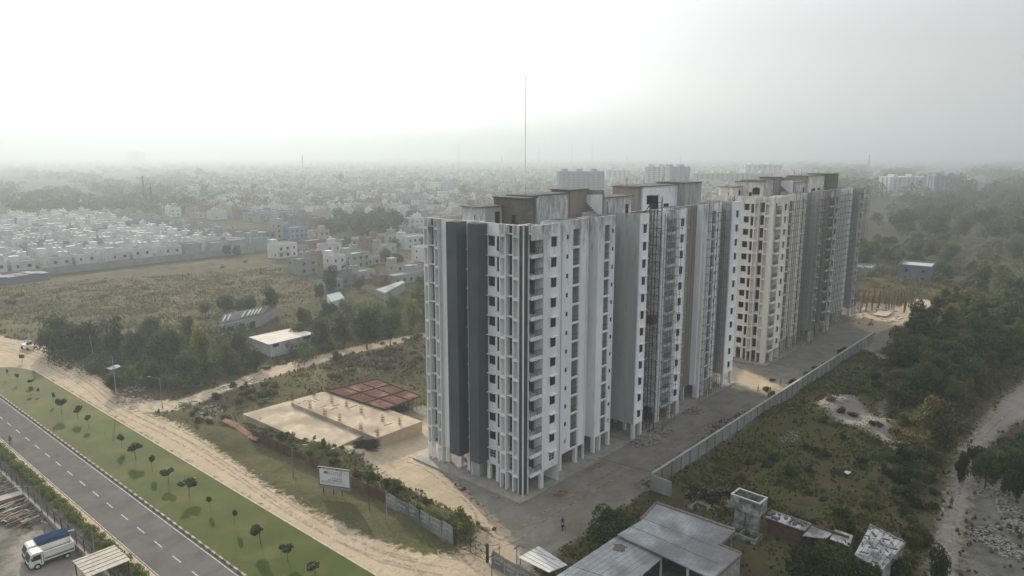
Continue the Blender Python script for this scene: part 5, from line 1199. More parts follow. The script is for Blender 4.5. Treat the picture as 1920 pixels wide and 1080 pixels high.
for i in range(46): q = G(r_.uniform(1455, 1555), 0, 0) if False else None; u, v_ = r_.random(), r_.random(); p = (Vector(G(1446, 960, 2.2)).lerp(Vector(G(1518, 984, 2.2)), u)).lerp(Vector(G(1438, 968, 2.2)).lerp(Vector(G(1508, 993, 2.2)), u), v_); s_ = r_.uniform(.08, .28); b.box(p.x-s_, p.x+s_, p.y-s_*.6, p.y+s_*.6, 2.2, 2.2+s_, rot=r_.uniform(0, 3))
b.build('rubble', concd, t)
P = roofpoly([(1566, 992), (1600, 1004), (1592, 1024), (1556, 1010)], 1.7, .12, 'roof', MATS['chipped_white_roof'], t)
t = empty('broken_roofed_hut'); tag(t, 'hut with a broken white slab roof and displaced tiles left of the pale track', 'hut')
P = roofpoly([(1632, 984), (1699, 1018), (1655, 1070), (1602, 1040)], 2.7, .14, 'roof', MATS['chipped_white_roof'], t); ribs(P, 7, t, 2.7, w=.025)
b = MB(); kerb3(P[0], P[1], 2.72, -.2, .12, b); kerb3(P[1], P[2], 2.72, -.2, .12, b); b.build('parapet', stainw, t)
b = MB(); cx_, cy_ = sum(q[0] for q in P)/4, sum(q[1] for q in P)/4; b.prism([(p[0]+(cx_-p[0])*.08, p[1]+(cy_-p[1])*.08) for p in P], -.3, 2.56); b.build('wall', stainw, t)
b = MB()
for i in range(40): u, v_ = r_.random(), r_.random(); p = (Vector(P[0]).lerp(Vector(P[1]), u)).lerp(Vector(P[3]).lerp(Vector(P[2]), u), v_); s_ = r_.uniform(.06, .3); b.box(p.x-s_*2, p.x+s_*2, p.y-s_*.5, p.y+s_*.5, 2.7, 2.7+s_*.4, rot=r_.choice([.3, .6, 1.9]))
b.build('loose_tile', concd, t)
b = MB(); b.box(101.5, 104.8, 20.6, 24.0, .5, .62, rot=.3); 
# rubble and stones
def rubble(name, label, spots, m_, seed, smin=.06, smax=.28, cat='rubble'):
    r = np.random.RandomState(seed); b = MB()
    for (cx_, cy_, rx, ry, n, h_) in spots:
        for i in range(n):
            a, q = r.rand()*6.28, math.sqrt(r.rand()); x, y = cx_+rx*q*math.cos(a), cy_+ry*q*math.sin(a); s_ = r.uniform(smin, smax); z = gz(x, y)+h_*max(0, 1-q)*r.uniform(.5, 1)
            b.box(x-s_, x+s_*r.uniform(.5, 1), y-s_*r.uniform(.5, 1), y+s_, z-.1, z+s_*r.uniform(.5, 1), i % 3, rot=r.rand()*3)
    o = b.build(name, m_); tag(o, label, cat, kind='stuff'); return o
stone = [mat('pale_rubble', (.33, .32, .30), (.21, .20, .185), 1.2), mat('grey_rubble', (.26, .25, .24), (.18, .17, .16), 2), mat('brick_rubble', (.26, .16, .12), (.18, .12, .09), 2)]
sp_ = [G(1210, 826)+(4, 2.2, 240, 1.0), G(1235, 812)+(4, 2, 120, .4)]; rubble('rubble_pile', 'pale rubble pile at the foot of the material hoist', sp_, [stone[0], stone[1], stone[0]], 3)
sp_ = [G(x, y)+(3.0, 1.8, 70, .2) for x, y in ((1215, 905), (1250, 880), (1290, 855), (1330, 825), (1370, 800), (1395, 780), (1340, 800), (1300, 772), (1360, 790))]; rubble('rubble', 'broken stones and bricks strewn along the foot of the boundary wall', sp_, stone, 4, .06, .22)
sp_ = [G(x, y)+(2.6, 1.9, 190, .5) for x, y in ((1860, 935), (1895, 960), (1850, 1010), (1885, 1035), (1905, 900), (1905, 1000))]; rubble('rubble', 'pale broken stones piled right of the pale track', sp_, [stone[0], stone[1], stone[0]], 5, .05, .17)
sp_ = [G(1570, 762)+(7, 2.5, 160, .2), G(1625, 800)+(5, 2, 90, .2), G(1480, 822)+(3, 1.5, 60, .1)]; rubble('rubble', 'stones on the sunlit earth mound of the shaded plot', sp_, [stone[0], stone[1], stone[0]], 6, .05, .18)
sp_ = [G(x, y)+(2.5, 2.5, 50, .2) for x, y in ((250, 735), (270, 750), (345, 760), (395, 770), (235, 752), (470, 715), (430, 730))]; rubble('rubble', 'pale stones where the sandy track meets the service road', sp_, [stone[0]]*3, 7, .06, .22)
sp_ = [G(x, y)+(2.6, 1.2, 60, .1) for x, y in ((880, 870), (940, 925), (985, 938), (1120, 870), (1100, 880))]; rubble('rubble', 'small debris along the plinth of the nearest tower', sp_, stone, 8, .04, .12)
# trench guard and brick stack at the tower
t = empty('brick_stack', (77.6, 58.9, -.1)); tag(t, 'low stack of reddish bricks at the near corner of the tower plinth', 'bricks'); b = MB()
for i in range(5):
    for j in range(3): b.box(i*.5, i*.5+.42, j*.4, j*.4+.3, 0, .12+.1*((i+j) % 3))
b.build('brick_pile', stone[2], t)
# steel starter columns and shuttering boards beyond the towers
rc = MB()
for i in range(4): a = i*math.pi/2; rc.tube((.2*math.cos(a), .2*math.sin(a), 0), (.22*math.cos(a), .2*math.sin(a), 4.6), .045, n=4, cap=False)
for q in range(8): rc.box(-.2, .2, -.2, .2, .5+q*.5, .54+q*.5)
rcm = rc.mesh('rebar_column', rust)
for i, (x, y) in enumerate(scatter_px([(1600, 588), (1700, 588), (1712, 566), (1600, 556)], 46, 31, 2.6)):
    o = link(rcm, 'rebar_column', None, (x, y, gz(x, y)), i*.7, (1, 1, .8+.1*(i % 4))); tag(o, 'rusty starter cage of a column on the plot beyond the farther tower', 'rebar column', 'starter cages beyond the farther tower')
b = MB()
for i in range(46):
    bx, by = rnd.uniform(1598, 1690), rnd.uniform(578, 606); x, y = G(bx, by); l_ = rnd.uniform(.8, 3); b.box(x-l_/2, x+l_/2, y-rnd.uniform(.2, .9), y+.2, gz(x, y), gz(x, y)+.15, i % 2, rot=rnd.uniform(-.4, .4))
struct(tag(b.build('shuttering_boards', [MATS['pale_timber'], wood]), 'scattered shuttering boards beyond the farther tower', 'boards'), 'stuff')
x, y = G(1655, 590); b = MB(); b.box(x-4, x+4, y-2, y+2, .3, .45); tag(b.build('concrete_slab', mat('pink_slab', (.46, .38, .32), (.36, .30, .26), .6)), 'pale square slab on the plot beyond the farther tower', 'slab')
# ------------------------------------------------------------------ houses
HM = {'white': mat('house_white', (.50, .52, .52), (.38, .395, .40), .2, rand=.12), 'cream': mat('house_cream', (.34, .315, .26), (.26, .245, .21), .2, rand=.12), 'grey': mat('house_grey', (.27, .275, .275), (.20, .205, .205), .25, rand=.15),
      'brick': mat('house_brick', (.21, .13, .10), (.15, .10, .08), .4, rand=.15), 'blue': mat('house_blue', (.16, .26, .40), (.13, .22, .34), .2), 'mint': mat('house_mint', (.24, .31, .29), (.19, .25, .235), .2), 'slate': mat('house_slate', (.17, .18, .215), (.13, .14, .17), .2), 'pink': mat('house_pink', (.27, .215, .20), (.22, .18, .165), .2)}
roofl = mat('pale_terrace_roof', (.36, .35, .33), (.25, .245, .23), .3, rand=.15); roofd = mat('grey_terrace_roof', (.20, .20, .195), (.14, .14, .14), .3, rand=.15)
winm = mat('house_window', (.035, .04, .045), (.025, .028, .03), 1, rough=.3, spec=.4)
def house_parts(w, d, st, col, roof, seed=0, stair=True, win=True, far=False, balcony=False):
    """returns [(name, mesh, [sub parts])] around the origin, front towards -y"""
    r = random.Random(seed); H_ = st*3.1; out = []
    b = MB(); b.box(-w/2, w/2, -d/2, d/2, -.6, H_); 
    for (x0, x1, y0, y1) in ((-w/2, w/2, -d/2, -d/2+.2), (-w/2, w/2, d/2-.2, d/2), (-w/2, -w/2+.2, -d/2+.2, d/2-.2), (w/2-.2, w/2, -d/2+.2, d/2-.2)): b.box(x0, x1, y0, y1, H_, H_+.8)
    rb = MB(); rb.box(-w/2+.2, w/2-.2, -d/2+.2, d/2-.2, H_, H_+.05)
    sb = MB(); sw, sd = min(3.2, w*.45), min(4, d*.4); sx, sy = r.choice((-1, 1))*(w/2-sw/2-.3), d/2-sd/2-.3
    if stair: sb.box(sx-sw/2, sx+sw/2, sy-sd/2, sy+sd/2, H_, H_+2.5); sb.box(sx-sw/2-.2, sx+sw/2+.2, sy-sd/2-.2, sy+sd/2+.2, H_+2.5, H_+2.65)
    if stair and seed % 3: sb.tube((sx, sy, H_+2.65), (sx, sy, H_+4.0), .6, n=10)
    wins = []
    if win:
        nx_ = max(1, int(w/3.2))
        for k in range(st):
            for i in range(nx_):
                x = -w/2+(i+.5)*w/nx_; ww = r.choice((.9, 1.2, 1.4)); wins.append(('x', -d/2-.02, x-ww/2, x+ww/2, k*3.1+1.0, k*3.1+2.3))
            ny_ = max(1, int(d/4.5))
            for i in range(ny_):
                if r.random() < .6: y = -d/2+(i+.5)*d/ny_; wins.append(('y', -w/2-.02, y-.5, y+.5, k*3.1+1.1, k*3.1+2.2))
    if far:
        for (ax, c, a, q, z0, z1) in wins:
            if ax == 'x': b.box(a, q, c-.03, c+.04, z0, z1, 1)
            else: b.box(c-.03, c+.04, a, q, z0, z1, 1)
        n0 = len(b.f)
        for m2, mi in ((rb, 2), (sb, 0)):
            k0 = len(b.v); b.v += m2.v; b.f += [tuple(k0+i for i in f) for f in m2.f]; b.m += [mi]*len(m2.f)
        return [('house', b.mesh('house', [HM[col], winm, roof]), [])]
    out.append(('wall', b.mesh('wall', HM[col]), [])); out.append(('roof', rb.mesh('roof', roof), []))
    if stair: out.append(('stair_room', sb.mesh('stair_room', HM[col]), []))
    for (ax, c, a, q, z0, z1) in wins:
        m_ = MB(); f = MB()
        if ax == 'x': m_.box(a, q, c-.01, c+.05, z0, z1); f.box(a-.1, q+.1, c-.35, c+.015, z1+.1, z1+.18)
        else: m_.box(c-.01, c+.05, a, q, z0, z1); f.box(c-.35, c+.015, a-.1, q+.1, z1+.1, z1+.18)
        out.append(('window', m_.mesh('window', winm), [('sunshade', f.mesh('sunshade', HM[col]))]))
    if balcony:
        m_ = MB(); m_.box(-w/2, w*.1, -d/2-1.2, -d/2-.02, 3.0, 3.15); m_.box(-w/2, w*.1, -d/2-1.25, -d/2-1.15, 3.15, 4.0); out.append(('balcony', m_.mesh('balcony', HM[col]), []))
    return out
def put(parts, name, x, y, rz, label, cat, group=None, z=0.0, sc=None):
    if len(parts) == 1:
        o = link(parts[0][1], name, None, (x, y, z), rz, sc); tag(o, label, cat, group); return o
    t = empty(name, (x, y, z), rz, sc); tag(t, label, cat, group)
    for nm, me_, subs in parts:
        o = link(me_, nm, t)
        for sn, sm_ in subs: link(sm_, sn, o)
    return t
def hs(bx, by, w, d, st, col, label, rz=0.0, roof=None, name='house', cat='house', seed=1, stair=True, balcony=False, off=True):
    """a house whose near corner the photo shows at (bx, by)"""
    x, y = G(bx, by); c, s_ = math.cos(rz), math.sin(rz); ox, oy = w/2, d/2
    return put(house_parts(w, d, st, col, roof or roofl, seed, stair, balcony=balcony), name, x+ox*c-oy*s_, y+ox*s_+oy*c, rz, label, cat, None, gz(x, y) if y < 330 and x < 320 else -.9)
hs(522, 487, 11, 9, 2, 'white', 'white two-storey villa with balconies at the edge of the scrub field', .05, balcony=True, seed=3)
hs(434, 470, 8, 9, 2, 'white', 'white house standing alone at the right end of the grey terraces', .05, seed=4, balcony=True)
hs(562, 516, 9, 9, 2, 'grey', 'plain grey block house with a white stair room, left of the bushy tree', 0, seed=5)
hs(624, 510, 7, 7, 2, 'white', 'small white-topped house behind the plain grey block house', 0, seed=15)
hs(660, 503, 10, 9, 2, 'grey', 'grey rendered house with a cluttered flat roof in front of the green trees', 0, seed=6)
hs(693, 470, 10, 9, 2, 'brick', 'brick house with two small pale roof slabs behind the cluttered grey house', 0, seed=7)
hs(470, 458, 16, 15, 2, 'slate', 'long slate-blue walled building with a pale roof edge behind the white villa', .05, seed=8, stair=False)
hs(518, 446, 9, 9, 3, 'cream', 'tall cream building with small windows behind the slate-blue building', .05, seed=9)
hs(545, 446, 13, 11, 2, 'blue', 'bright blue painted house beside the tall cream building', .05, seed=10)
hs(575, 462, 14, 9, 1, 'brick', 'low brick building below the bright blue house', .05, seed=11, stair=False)
hs(640, 462, 24, 9, 1, 'grey', 'long low hall with a bright white roof edge in the middle of the town', -.05, seed=12, stair=False)
hs(779, 436, 12, 11, 3, 'white', 'tall white house with dark vertical windows left of the nearest tower top', .03, seed=13, stair=True)
hs(765, 470, 14, 10, 2, 'white', 'white villa with arched openings behind the nearest tower, left side', .0, seed=14)
hs(792, 490, 9, 8, 2, 'white', 'house with a large blank white end wall right beside the nearest tower', 0, seed=16, stair=False)
hs(740, 535, 17, 9, 1, 'grey', 'low grey building with sunlit terrace in front of the blank white house', .0, seed=17)
hs(712, 535, 5, 5, 1, 'brick', 'small brick hut with pale roof left of the low grey building', 0, seed=18, stair=False)
hs(610, 545, 8, 6, 1, 'grey', 'low dark house half hidden by the round bushy tree', 0, seed=19, roof=roofd, stair=False)
hs(1632, 516, 13, 11, 1, 'grey', 'low house with a white flat roof just right of the farther tower', .1, seed=20, stair=False)
hs(1745, 528, 16, 12, 2, 'slate', 'grey two-storey house with a blue side wall beyond the tree belt', .1, seed=21, stair=False)
MIDH = [(585, 498, 8, 7, 1, 'brick', 'low brick house squeezed between the grey block house and trees'), (612, 486, 9, 8, 2, 'white', 'white two-storey house above the grey block house'), (650, 484, 9, 8, 1, 'grey', 'flat grey house just above the cluttered grey house'), (688, 498, 8, 8, 1, 'cream', 'low cream house right of the cluttered grey house'),
        (716, 487, 9, 8, 2, 'grey', 'two-storey grey house left of the round dark tree'), (552, 478, 9, 8, 1, 'grey', 'low grey house right of the white villa'), (590, 452, 10, 8, 2, 'cream', 'cream house beyond the low brick building'), (728, 462, 10, 9, 2, 'cream', 'cream house left of the white arched villa'), (690, 448, 9, 8, 1, 'white', 'low white house at the foot of the hazy grove'),
        (745, 512, 10, 8, 1, 'cream', 'pale yellowish single-storey house with pitched corner beside the grey terrace building'), (672, 526, 9, 7, 1, 'grey', 'long low grey house below the cluttered grey house'), (640, 536, 8, 6, 1, 'slate', 'dark low house right of the round bushy tree'), (778, 528, 9, 7, 1, 'grey', 'grey wall-like low house touching the nearest tower outline'), (765, 452, 9, 8, 2, 'grey', 'grey house between the two white villas near the tower')]
for i, (bx, by, w_, d_, st_, col_, lab_) in enumerate(MIDH): hs(bx, by, w_, d_, st_, col_, lab_, rnd.uniform(-.08, .08), seed=300+i, roof=(roofl, roofd)[i % 2])
t = empty('tin_shed'); tag(t, 'long tin-roofed shed sloping down to the bushes left of the nearest tower', 'shed'); P = roofpoly([(704, 543), (753, 526), (760, 529), (722, 549)], 3.0, .1, 'roof', tin, t); b = MB(); b.prism(P, -.5, 2.85); b.build('wall', HM['grey'], t)
t = empty('tarpaulin_hut'); tag(t, 'small hut covered with a teal sheet among the bushes', 'hut'); P = roofpoly([(612, 553), (637, 547), (646, 558), (622, 566)], 2.6, .1, 'roof', mat('teal_sheet', (.20, .30, .29), (.3, .36, .35), 1), t); b = MB(); b.prism(P, -.5, 2.45); b.build('wall', HM['white'], t)
t = empty('pale_shed'); tag(t, 'shed with a sunlit pale flat roof and white wall beside the sandy track', 'shed')
P = roofpoly([(466, 632), (504, 646), (590, 625), (548, 615)], 3.1, .15, 'roof', mat('warm_pale_roof', (.56, .51, .46), (.46, .42, .38), .4), t); cx_, cy_ = sum(q[0] for q in P)/4, sum(q[1] for q in P)/4  # roof in one warm pale base colour with mild noise
b = MB(); Q = [(p[0]+(cx_-p[0])*.1, p[1]+(cy_-p[1])*.1) for p in P]; b.prism(Q, -.6, 2.93); b.build('wall', HM['white'], t)
for u0, u1 in ((.06, .2), (.78, .96)):
    b = MB(); p, q = Vector(Q[1]).lerp(Vector(Q[2]), u0), Vector(Q[1]).lerp(Vector(Q[2]), u1); b.prism([tuple(p+Vector((-.06, -.06))), tuple(q+Vector((-.06, -.06))), tuple(q+Vector((.05, .05))), tuple(p+Vector((.05, .05)))], 1.9, 2.7); b.build('opening', winm, t)
t = empty('ruined_house'); tag(t, 'long ruined brick house with a collapsing grey roof and skylights among trees', 'house')
A, B_, C_, D_ = [Vector(G(x, y, 0)) for x, y in ((410, 632), (492, 612), (520, 594), (432, 610))]
b = MB(); b.prism([tuple(A), tuple(B_), tuple(C_), tuple(D_)], -.5, 3.2); b.build('wall', HM['grey'], t)
b = MB(); m0, m1 = (A+D_)/2, (B_+C_)/2
def v3(p, z): return (p.x, p.y, z)
b.poly([v3(D_, 3.3), v3(C_, 3.3), v3(m1, 5.0), v3(m0, 5.0)]); b.poly([v3(A.lerp(m0, .2), 3.5), v3(B_.lerp(m1, .2), 3.5), v3(m1, 5.05), v3(m0, 5.05)]); b.poly([v3(A, 3.2), v3(D_, 3.2), v3(m0, 4.95)]); b.poly([v3(B_, 3.2), v3(C_, 3.2), v3(m1, 4.95)]); b.build('roof', mat('old_grey_roof', (.20, .19, .185), (.14, .135, .13), .8), t)
b = MB()
for u in (.08, .18, .5, .62, .7, .78, .86): p, q = A.lerp(m0, .25).lerp(B_.lerp(m1, .25), u), A.lerp(m0, .75).lerp(B_.lerp(m1, .75), u); b.tube((p.x, p.y, 3.95), (q.x, q.y, 4.75), .22, n=4)
b.build('skylight', frame_w, t); b = MB()
for u in (.2, .45, .7): p, q = A.lerp(B_, u)+Vector((-.03, -.03)), A.lerp(B_, u+.14)+Vector((-.03, -.03)); b.prism([tuple(p), tuple(q), tuple(q+Vector((.05, .1))), tuple(p+Vector((.05, .1)))], .2, 2.2)
b.build('opening', winm, t)
x, y = G(215, 702); t = empty('roadside_hut', (x, y, 0)); tag(t, 'tiny hut with a white roof at the bend of the service road', 'hut'); b = MB(); b.box(-1.1, 1.1, -.9, .9, 0, 1.7); b.build('wall', HM['grey'], t); b = MB(); b.box(-1.5, 1.5, -1.3, 1.3, 1.7, 1.8, rot=.2); b.build('roof', frame_w, t)
x, y = G(30, 530); t = empty('tin_roofed_shed', (x+3, y+4, -.9), .1); tag(t, 'dark low shed with crumpled sheet roof in front of the white terraces', 'shed'); b = MB(); b.box(-13, 9, -4, 4, 0, 3.4); b.build('wall', HM['slate'], t); b = MB()
for i in range(6): b.box(-13+i*3.6, -9.6+i*3.6, -4.4, 4.4, 3.5+.25*math.sin(i*2), 3.6+.25*math.sin(i*2), rot=.1*math.sin(i*5))
b.build('roof', tin, t)
# terraces of white row houses
ORD = ['first', 'second', 'third', 'fourth', 'fifth', 'sixth', 'seventh', 'eighth', 'ninth', 'tenth']
near_v = [house_parts(8.6, 8.8, 2, 'white', roofl, 50+i) for i in range(3)]; far_v = [house_parts(8.6, 8.8, 2, 'white', roofl, 60+i, far=True) for i in range(4)]; grey_v = [house_parts(8.6, 8.8, 2, 'grey', roofl, 70+i, far=True, win=False, stair=(i > 0)) for i in range(3)]
garden = HM['grey']
for r_i in range(11):
    for k in range(31):
        y = 358+k*9.6; x = 76+r_i*11.4+(r_i//2)*1.5+(k*9.6)*.085
        if r_i % 2: x -= 1.2
        sx_, sy_ = screen_x((x, y, 3))
        if sx_ < -25: continue
        grey = r_i >= 9 or (r_i == 8 and k < 1) or (r_i >= 6 and k == 0 and r_i % 2)
        if r_i >= 9 and k > 27: continue
        if rnd.random() < (.05 if k > 2 else 0): continue
        grey = grey or (k > 1 and rnd.random() < .14)
        big = k < 4 and not grey
        parts = near_v[(r_i+k) % 3] if big else (grey_v if grey else far_v)[(r_i*3+k) % (3 if grey else 4)]
        n_ = 'terrace_house'
        if k < 10: lab = ('bare grey' if grey else 'white')+' terrace house, %s from the scrub field in the %s row from the left' % (ORD[k], (ORD+['eleventh'])[r_i])
        else: lab = ('bare grey' if grey else 'white')+' terrace house in the hazy back of the %s row from the left' % (ORD+['eleventh'])[r_i]
        put(parts, n_, x, y, -.085+(math.pi if r_i % 2 and not big else 0), lab, 'house', 'terrace houses beyond the scrub field', -.95, (rnd.uniform(.95, 1), rnd.uniform(1.0, 1.07), rnd.uniform(.9, 1.05)))
b = MB(); b.box(74, 190, 349.5, 349.9, -1, 2.2); wl = b.build('compound_wall', HM['grey']); tag(wl, 'long low grey compound wall in front of the white terraces', 'wall')
# the town: the nearest houses one by one
TOWN = [(300, 402), (460, 412), (600, 425), (770, 405), (800, 470), (950, 420), (1010, 372), (1040, 345), (700, 352), (450, 352), (330, 372)]
TV2 = {}
for i, (col, st, w, d) in enumerate((('white', 2, 9, 10), ('white', 3, 8, 11), ('cream', 2, 10, 9), ('cream', 3, 9, 9), ('grey', 2, 11, 10), ('grey', 1, 12, 9), ('brick', 2, 9, 10), ('slate', 2, 12, 11), ('mint', 2, 9, 9), ('pink', 2, 8, 9), ('blue', 2, 9, 9), ('white', 2, 14, 9))):
    TV2[i] = (col, st, house_parts(w, d, st, col, roofl if i % 3 else roofd, 200+i, far=True, stair=i % 4 != 1))
WORD = {'white': 'white', 'cream': 'cream', 'grey': 'plain grey', 'brick': 'bare brick', 'slate': 'slate-grey', 'mint': 'mint green', 'pink': 'pinkish', 'blue': 'blue'}
STW = {1: 'single-storey', 2: 'two-storey', 3: 'three-storey'}
placed = []
def town_spots():
    r_ = np.random.RandomState(91); out = []; t_ = 0
    while len(out) < 280 and t_ < 20000:
        t_ += 1; sx_, sy_ = r_.uniform(290, 1045), 345+r_.rand()**.5*130
        if sdist(np.array([sx_]), np.array([sy_]), TOWN)[0] < 0: continue
        p = G(sx_, sy_)
        if 610 < sx_ < 755 and 408 < sy_ < 455: continue
        if all((p[0]-a)**2+(p[1]-c)**2 > 132 for a, c in out): out.append(p)
    return out
for (x, y) in town_spots():
    i = rnd.choice([0, 0, 1, 2, 2, 3, 4, 4, 5, 6, 7, 8, 9, 11, 0, 6] + ([10] if rnd.random() < .4 else [])); col, st, parts = TV2[i]
    s_ = rnd.uniform(.85, 1.25); o = put(parts, 'town_house', x, y, .05+rnd.choice((0, math.pi/2, 0, math.pi))+rnd.gauss(0, .04), '%s %s house in the dense hazy town' % (WORD[col], STW[st]), 'house', 'houses of the dense town', -1.0, (s_, s_*rnd.uniform(.8, 1.2), rnd.uniform(.9, 1.15))); placed.append((x, y))
def boxes_np(name, P, S, Hh, ang, mats, mi, kinds):
    """many plain far houses in one mesh: body and a roof room each"""
    n_ = len(P); base = np.array([[-1, -1, 0], [1, -1, 0], [1, 1, 0], [-1, 1, 0], [-1, -1, 1], [1, -1, 1], [1, 1, 1], [-1, 1, 1]], float)
    Fq = np.array([[4, 5, 6, 7], [0, 1, 5, 4], [1, 2, 6, 5], [2, 3, 7, 6], [3, 0, 4, 7]])
    c, s_ = np.cos(ang), np.sin(ang); V = base[None]*np.stack([S[:, 0], S[:, 1], Hh], 1)[:, None, :]
    X_ = V[..., 0]*c[:, None]-V[..., 1]*s_[:, None]+P[:, 0, None]; Y_ = V[..., 0]*s_[:, None]+V[..., 1]*c[:, None]+P[:, 1, None]; Z_ = V[..., 2]+P[:, 2, None]
    V = np.stack([X_, Y_, Z_], -1).reshape(-1, 3); F_ = (Fq[None]+8*np.arange(n_)[:, None, None]).reshape(-1, 4)
    me_ = bpy.data.meshes.new(name); me_.vertices.add(len(V)); me_.vertices.foreach_set('co', V.ravel()); me_.loops.add(F_.size); me_.loops.foreach_set('vertex_index', F_.ravel()); me_.polygons.add(len(F_)); me_.polygons.foreach_set('loop_start', np.arange(0, F_.size, 4)); me_.update(calc_edges=True)
    for q in mats: me_.materials.append(q)
    me_.polygons.foreach_set('material_index', np.repeat(mi, 5)); o = link(me_, name); return o
rs = np.random.RandomState(17); FT = [(300, 372), (700, 352), (1040, 345), (1300, 372), (1600, 400), (1640, 352), (1960, 340), (1960, 302), (1500, 301), (900, 299), (560, 301), (420, 325), (330, 352)]
pts = []
PF = GP(FT); A_ = np.array(PF)
while len(pts) < 3400:
    sy_ = 300+ (rs.rand()**1.5)*95; sx_ = rs.uniform(200, 1960); p = G(sx_, sy_)
    inside = sdist(np.array([float(sx_)]), np.array([float(sy_)]), FT)[0] > 0
    if inside: pts.append(p)
pts = np.array(pts); nf = len(pts); Pz = np.c_[pts, np.full(nf, -1.05)]; Sz = rs.uniform(3.5, 8, (nf, 2)); Hz = rs.choice([3.5, 6.5, 7, 9.5, 10], nf)*rs.uniform(.85, 1.15, nf); an = .05+rs.choice([0, math.pi/2], nf)+rs.normal(0, .1, nf); mi = rs.choice(6, nf, p=[.28, .16, .28, .14, .11, .03])
hz_w = mat('far_house_pale', (.30, .31, .31), (.22, .23, .23), .2)
MM = [hz_w, HM['cream'], HM['grey'], HM['brick'], HM['slate'], HM['mint']]
P2_ = Pz.copy(); P2_[:, 2] += Hz; P2_[:, 0] += rs.uniform(-2, 2, nf)
dk = MB()
o = boxes_np('far_town', np.r_[Pz, P2_], np.r_[Sz, Sz*.35], np.r_[Hz, np.full(nf, 2.6)], np.r_[an, an], MM, np.r_[mi, mi], None); tag(o, 'countless small pale houses of the far hazy town', 'houses', kind='stuff')
# window marks of the far houses
nW = 5200; k = rs.randint(0, nf, nW); fr_ = rs.rand(nW) < .5; u = rs.uniform(-.8, .8, nW); zz = (rs.randint(0, 3, nW)*3.1+1.7); ok = zz < Hz[k]-.8; k, fr_, u, zz = k[ok], fr_[ok], u[ok], zz[ok]
c, s_ = np.cos(an[k]), np.sin(an[k]); lx = np.where(fr_, u*Sz[k, 0], -Sz[k, 0]-.02); ly = np.where(fr_, -Sz[k, 1]-.02, u*Sz[k, 1]); Pw = np.stack([pts[k, 0]+lx*c-ly*s_, pts[k, 1]+lx*s_+ly*c, zz-1.05-.6], 1); Sw = np.where(fr_[:, None], [[.7, .06]], [[.06, .7]])
o = boxes_np('far_town_windows', Pw, Sw, np.full(len(k), 1.3), an[k], [winm], np.zeros(len(k), int), None); tag(o, 'dark window openings of the far hazy town houses', 'windows', kind='stuff')
# apartment blocks in the haze
def block(x, y, w, d, h, rz, col, label, bays=8, seed=0, steps=True):
    t = empty('apartment_block', (x, y, -1), rz); tag(t, label, 'apartment block'); r = random.Random(seed); b = MB(); b.box(-w/2, w/2, -d/2, d/2, 0, h)
    for i in range(bays):
        x0 = -w/2+i*w/bays; b.box(x0+.3, x0+w/bays*.5, -d/2-1.4, -d/2-.003, 0, h-.5)
    for i in range(3): y0 = -d/2+i*d/3; b.box(-w/2-1.3, -w/2-.003, y0+.4, y0+d/5, 0, h-.4)
    b.build('wall', HM[col], t); b = MB()
    for i in range(max(2, bays//3)): x0 = -w/2+(i+.4)*w/max(2, bays//3); b.box(x0-3, x0+3, -d/4, d/4, h, h+3)
    b.build('roof_room', HM[col], t); b = MB()
    for k_ in range(int(h//3.1)):
        for i in range(bays): x0 = -w/2+i*w/bays+w/bays*.55; b.box(x0, x0+w/bays*.35, -d/2-.04, -d/2+.05, k_*3.1+1, k_*3.1+2.4)
        for i in range(3): y0 = -d/2+i*d/3+d/5+.4; b.box(-w/2-.04, -w/2+.05, y0, y0+d/3*.3, k_*3.1+1, k_*3.1+2.4)
    struct(b.build('window', winm, t), 'stuff'); return t
def blk(cx_, by, ty, wpx, dist_scale, d, rz, col, label, bays=8, seed=0):
    x, y = G(cx_, by); h_ = elev(x, y, ty)+1; c = x*_F[0]+y*_F[1]; return block(x, y, wpx*c/FPX, d, h_, rz, col, label, bays, seed)
VR = YAW-math.pi/2
blk(1088, 366, 321, 84, 1, 22, VR+.1, 'slate', 'wide grey apartment block in the haze above the nearest tower roof', 9, 1)
blk(1232, 357, 312, 38, 1, 20, VR-.5, 'white', 'pale apartment block in the haze, left half of a pair', 4, 2)
blk(1266, 354, 312, 44, 1, 22, VR+.2, 'slate', 'bluish apartment block in the haze, right half of a pair', 5, 3)
blk(1425, 334, 308, 70, 1, 30, VR+.1, 'white', 'distant white flats beyond the cream tower roof', 7, 4)
blk(1370, 346, 324, 150, 1, 24, VR+.05, 'cream', 'long distant cream row of flats beyond the towers', 16, 5)
blk(1690, 364, 331, 84, 1, 20, VR+.3, 'white', 'white flats with dark balconies above the tall wood', 8, 6)
blk(1766, 360, 329, 44, 1, 24, VR-.1, 'slate', 'grey flats beside the white flats above the tall wood', 6, 7)
blk(1808, 352, 338, 24, 1, 14, VR, 'white', 'small white block right of the grey flats', 3, 8)
blk(1158, 340, 318, 44, 1, 20, VR, 'white', 'small distant white flats between the grey block and the pale pair', 5, 10)
blk(968, 302, 277, 30, 1, 90, VR, 'grey', 'very faint high-rise on the horizon beside the tall mast', 4, 9)
blk(255, 305, 285, 22, 1, 90, VR, 'grey', 'very faint round-topped block on the left horizon', 4, 11)
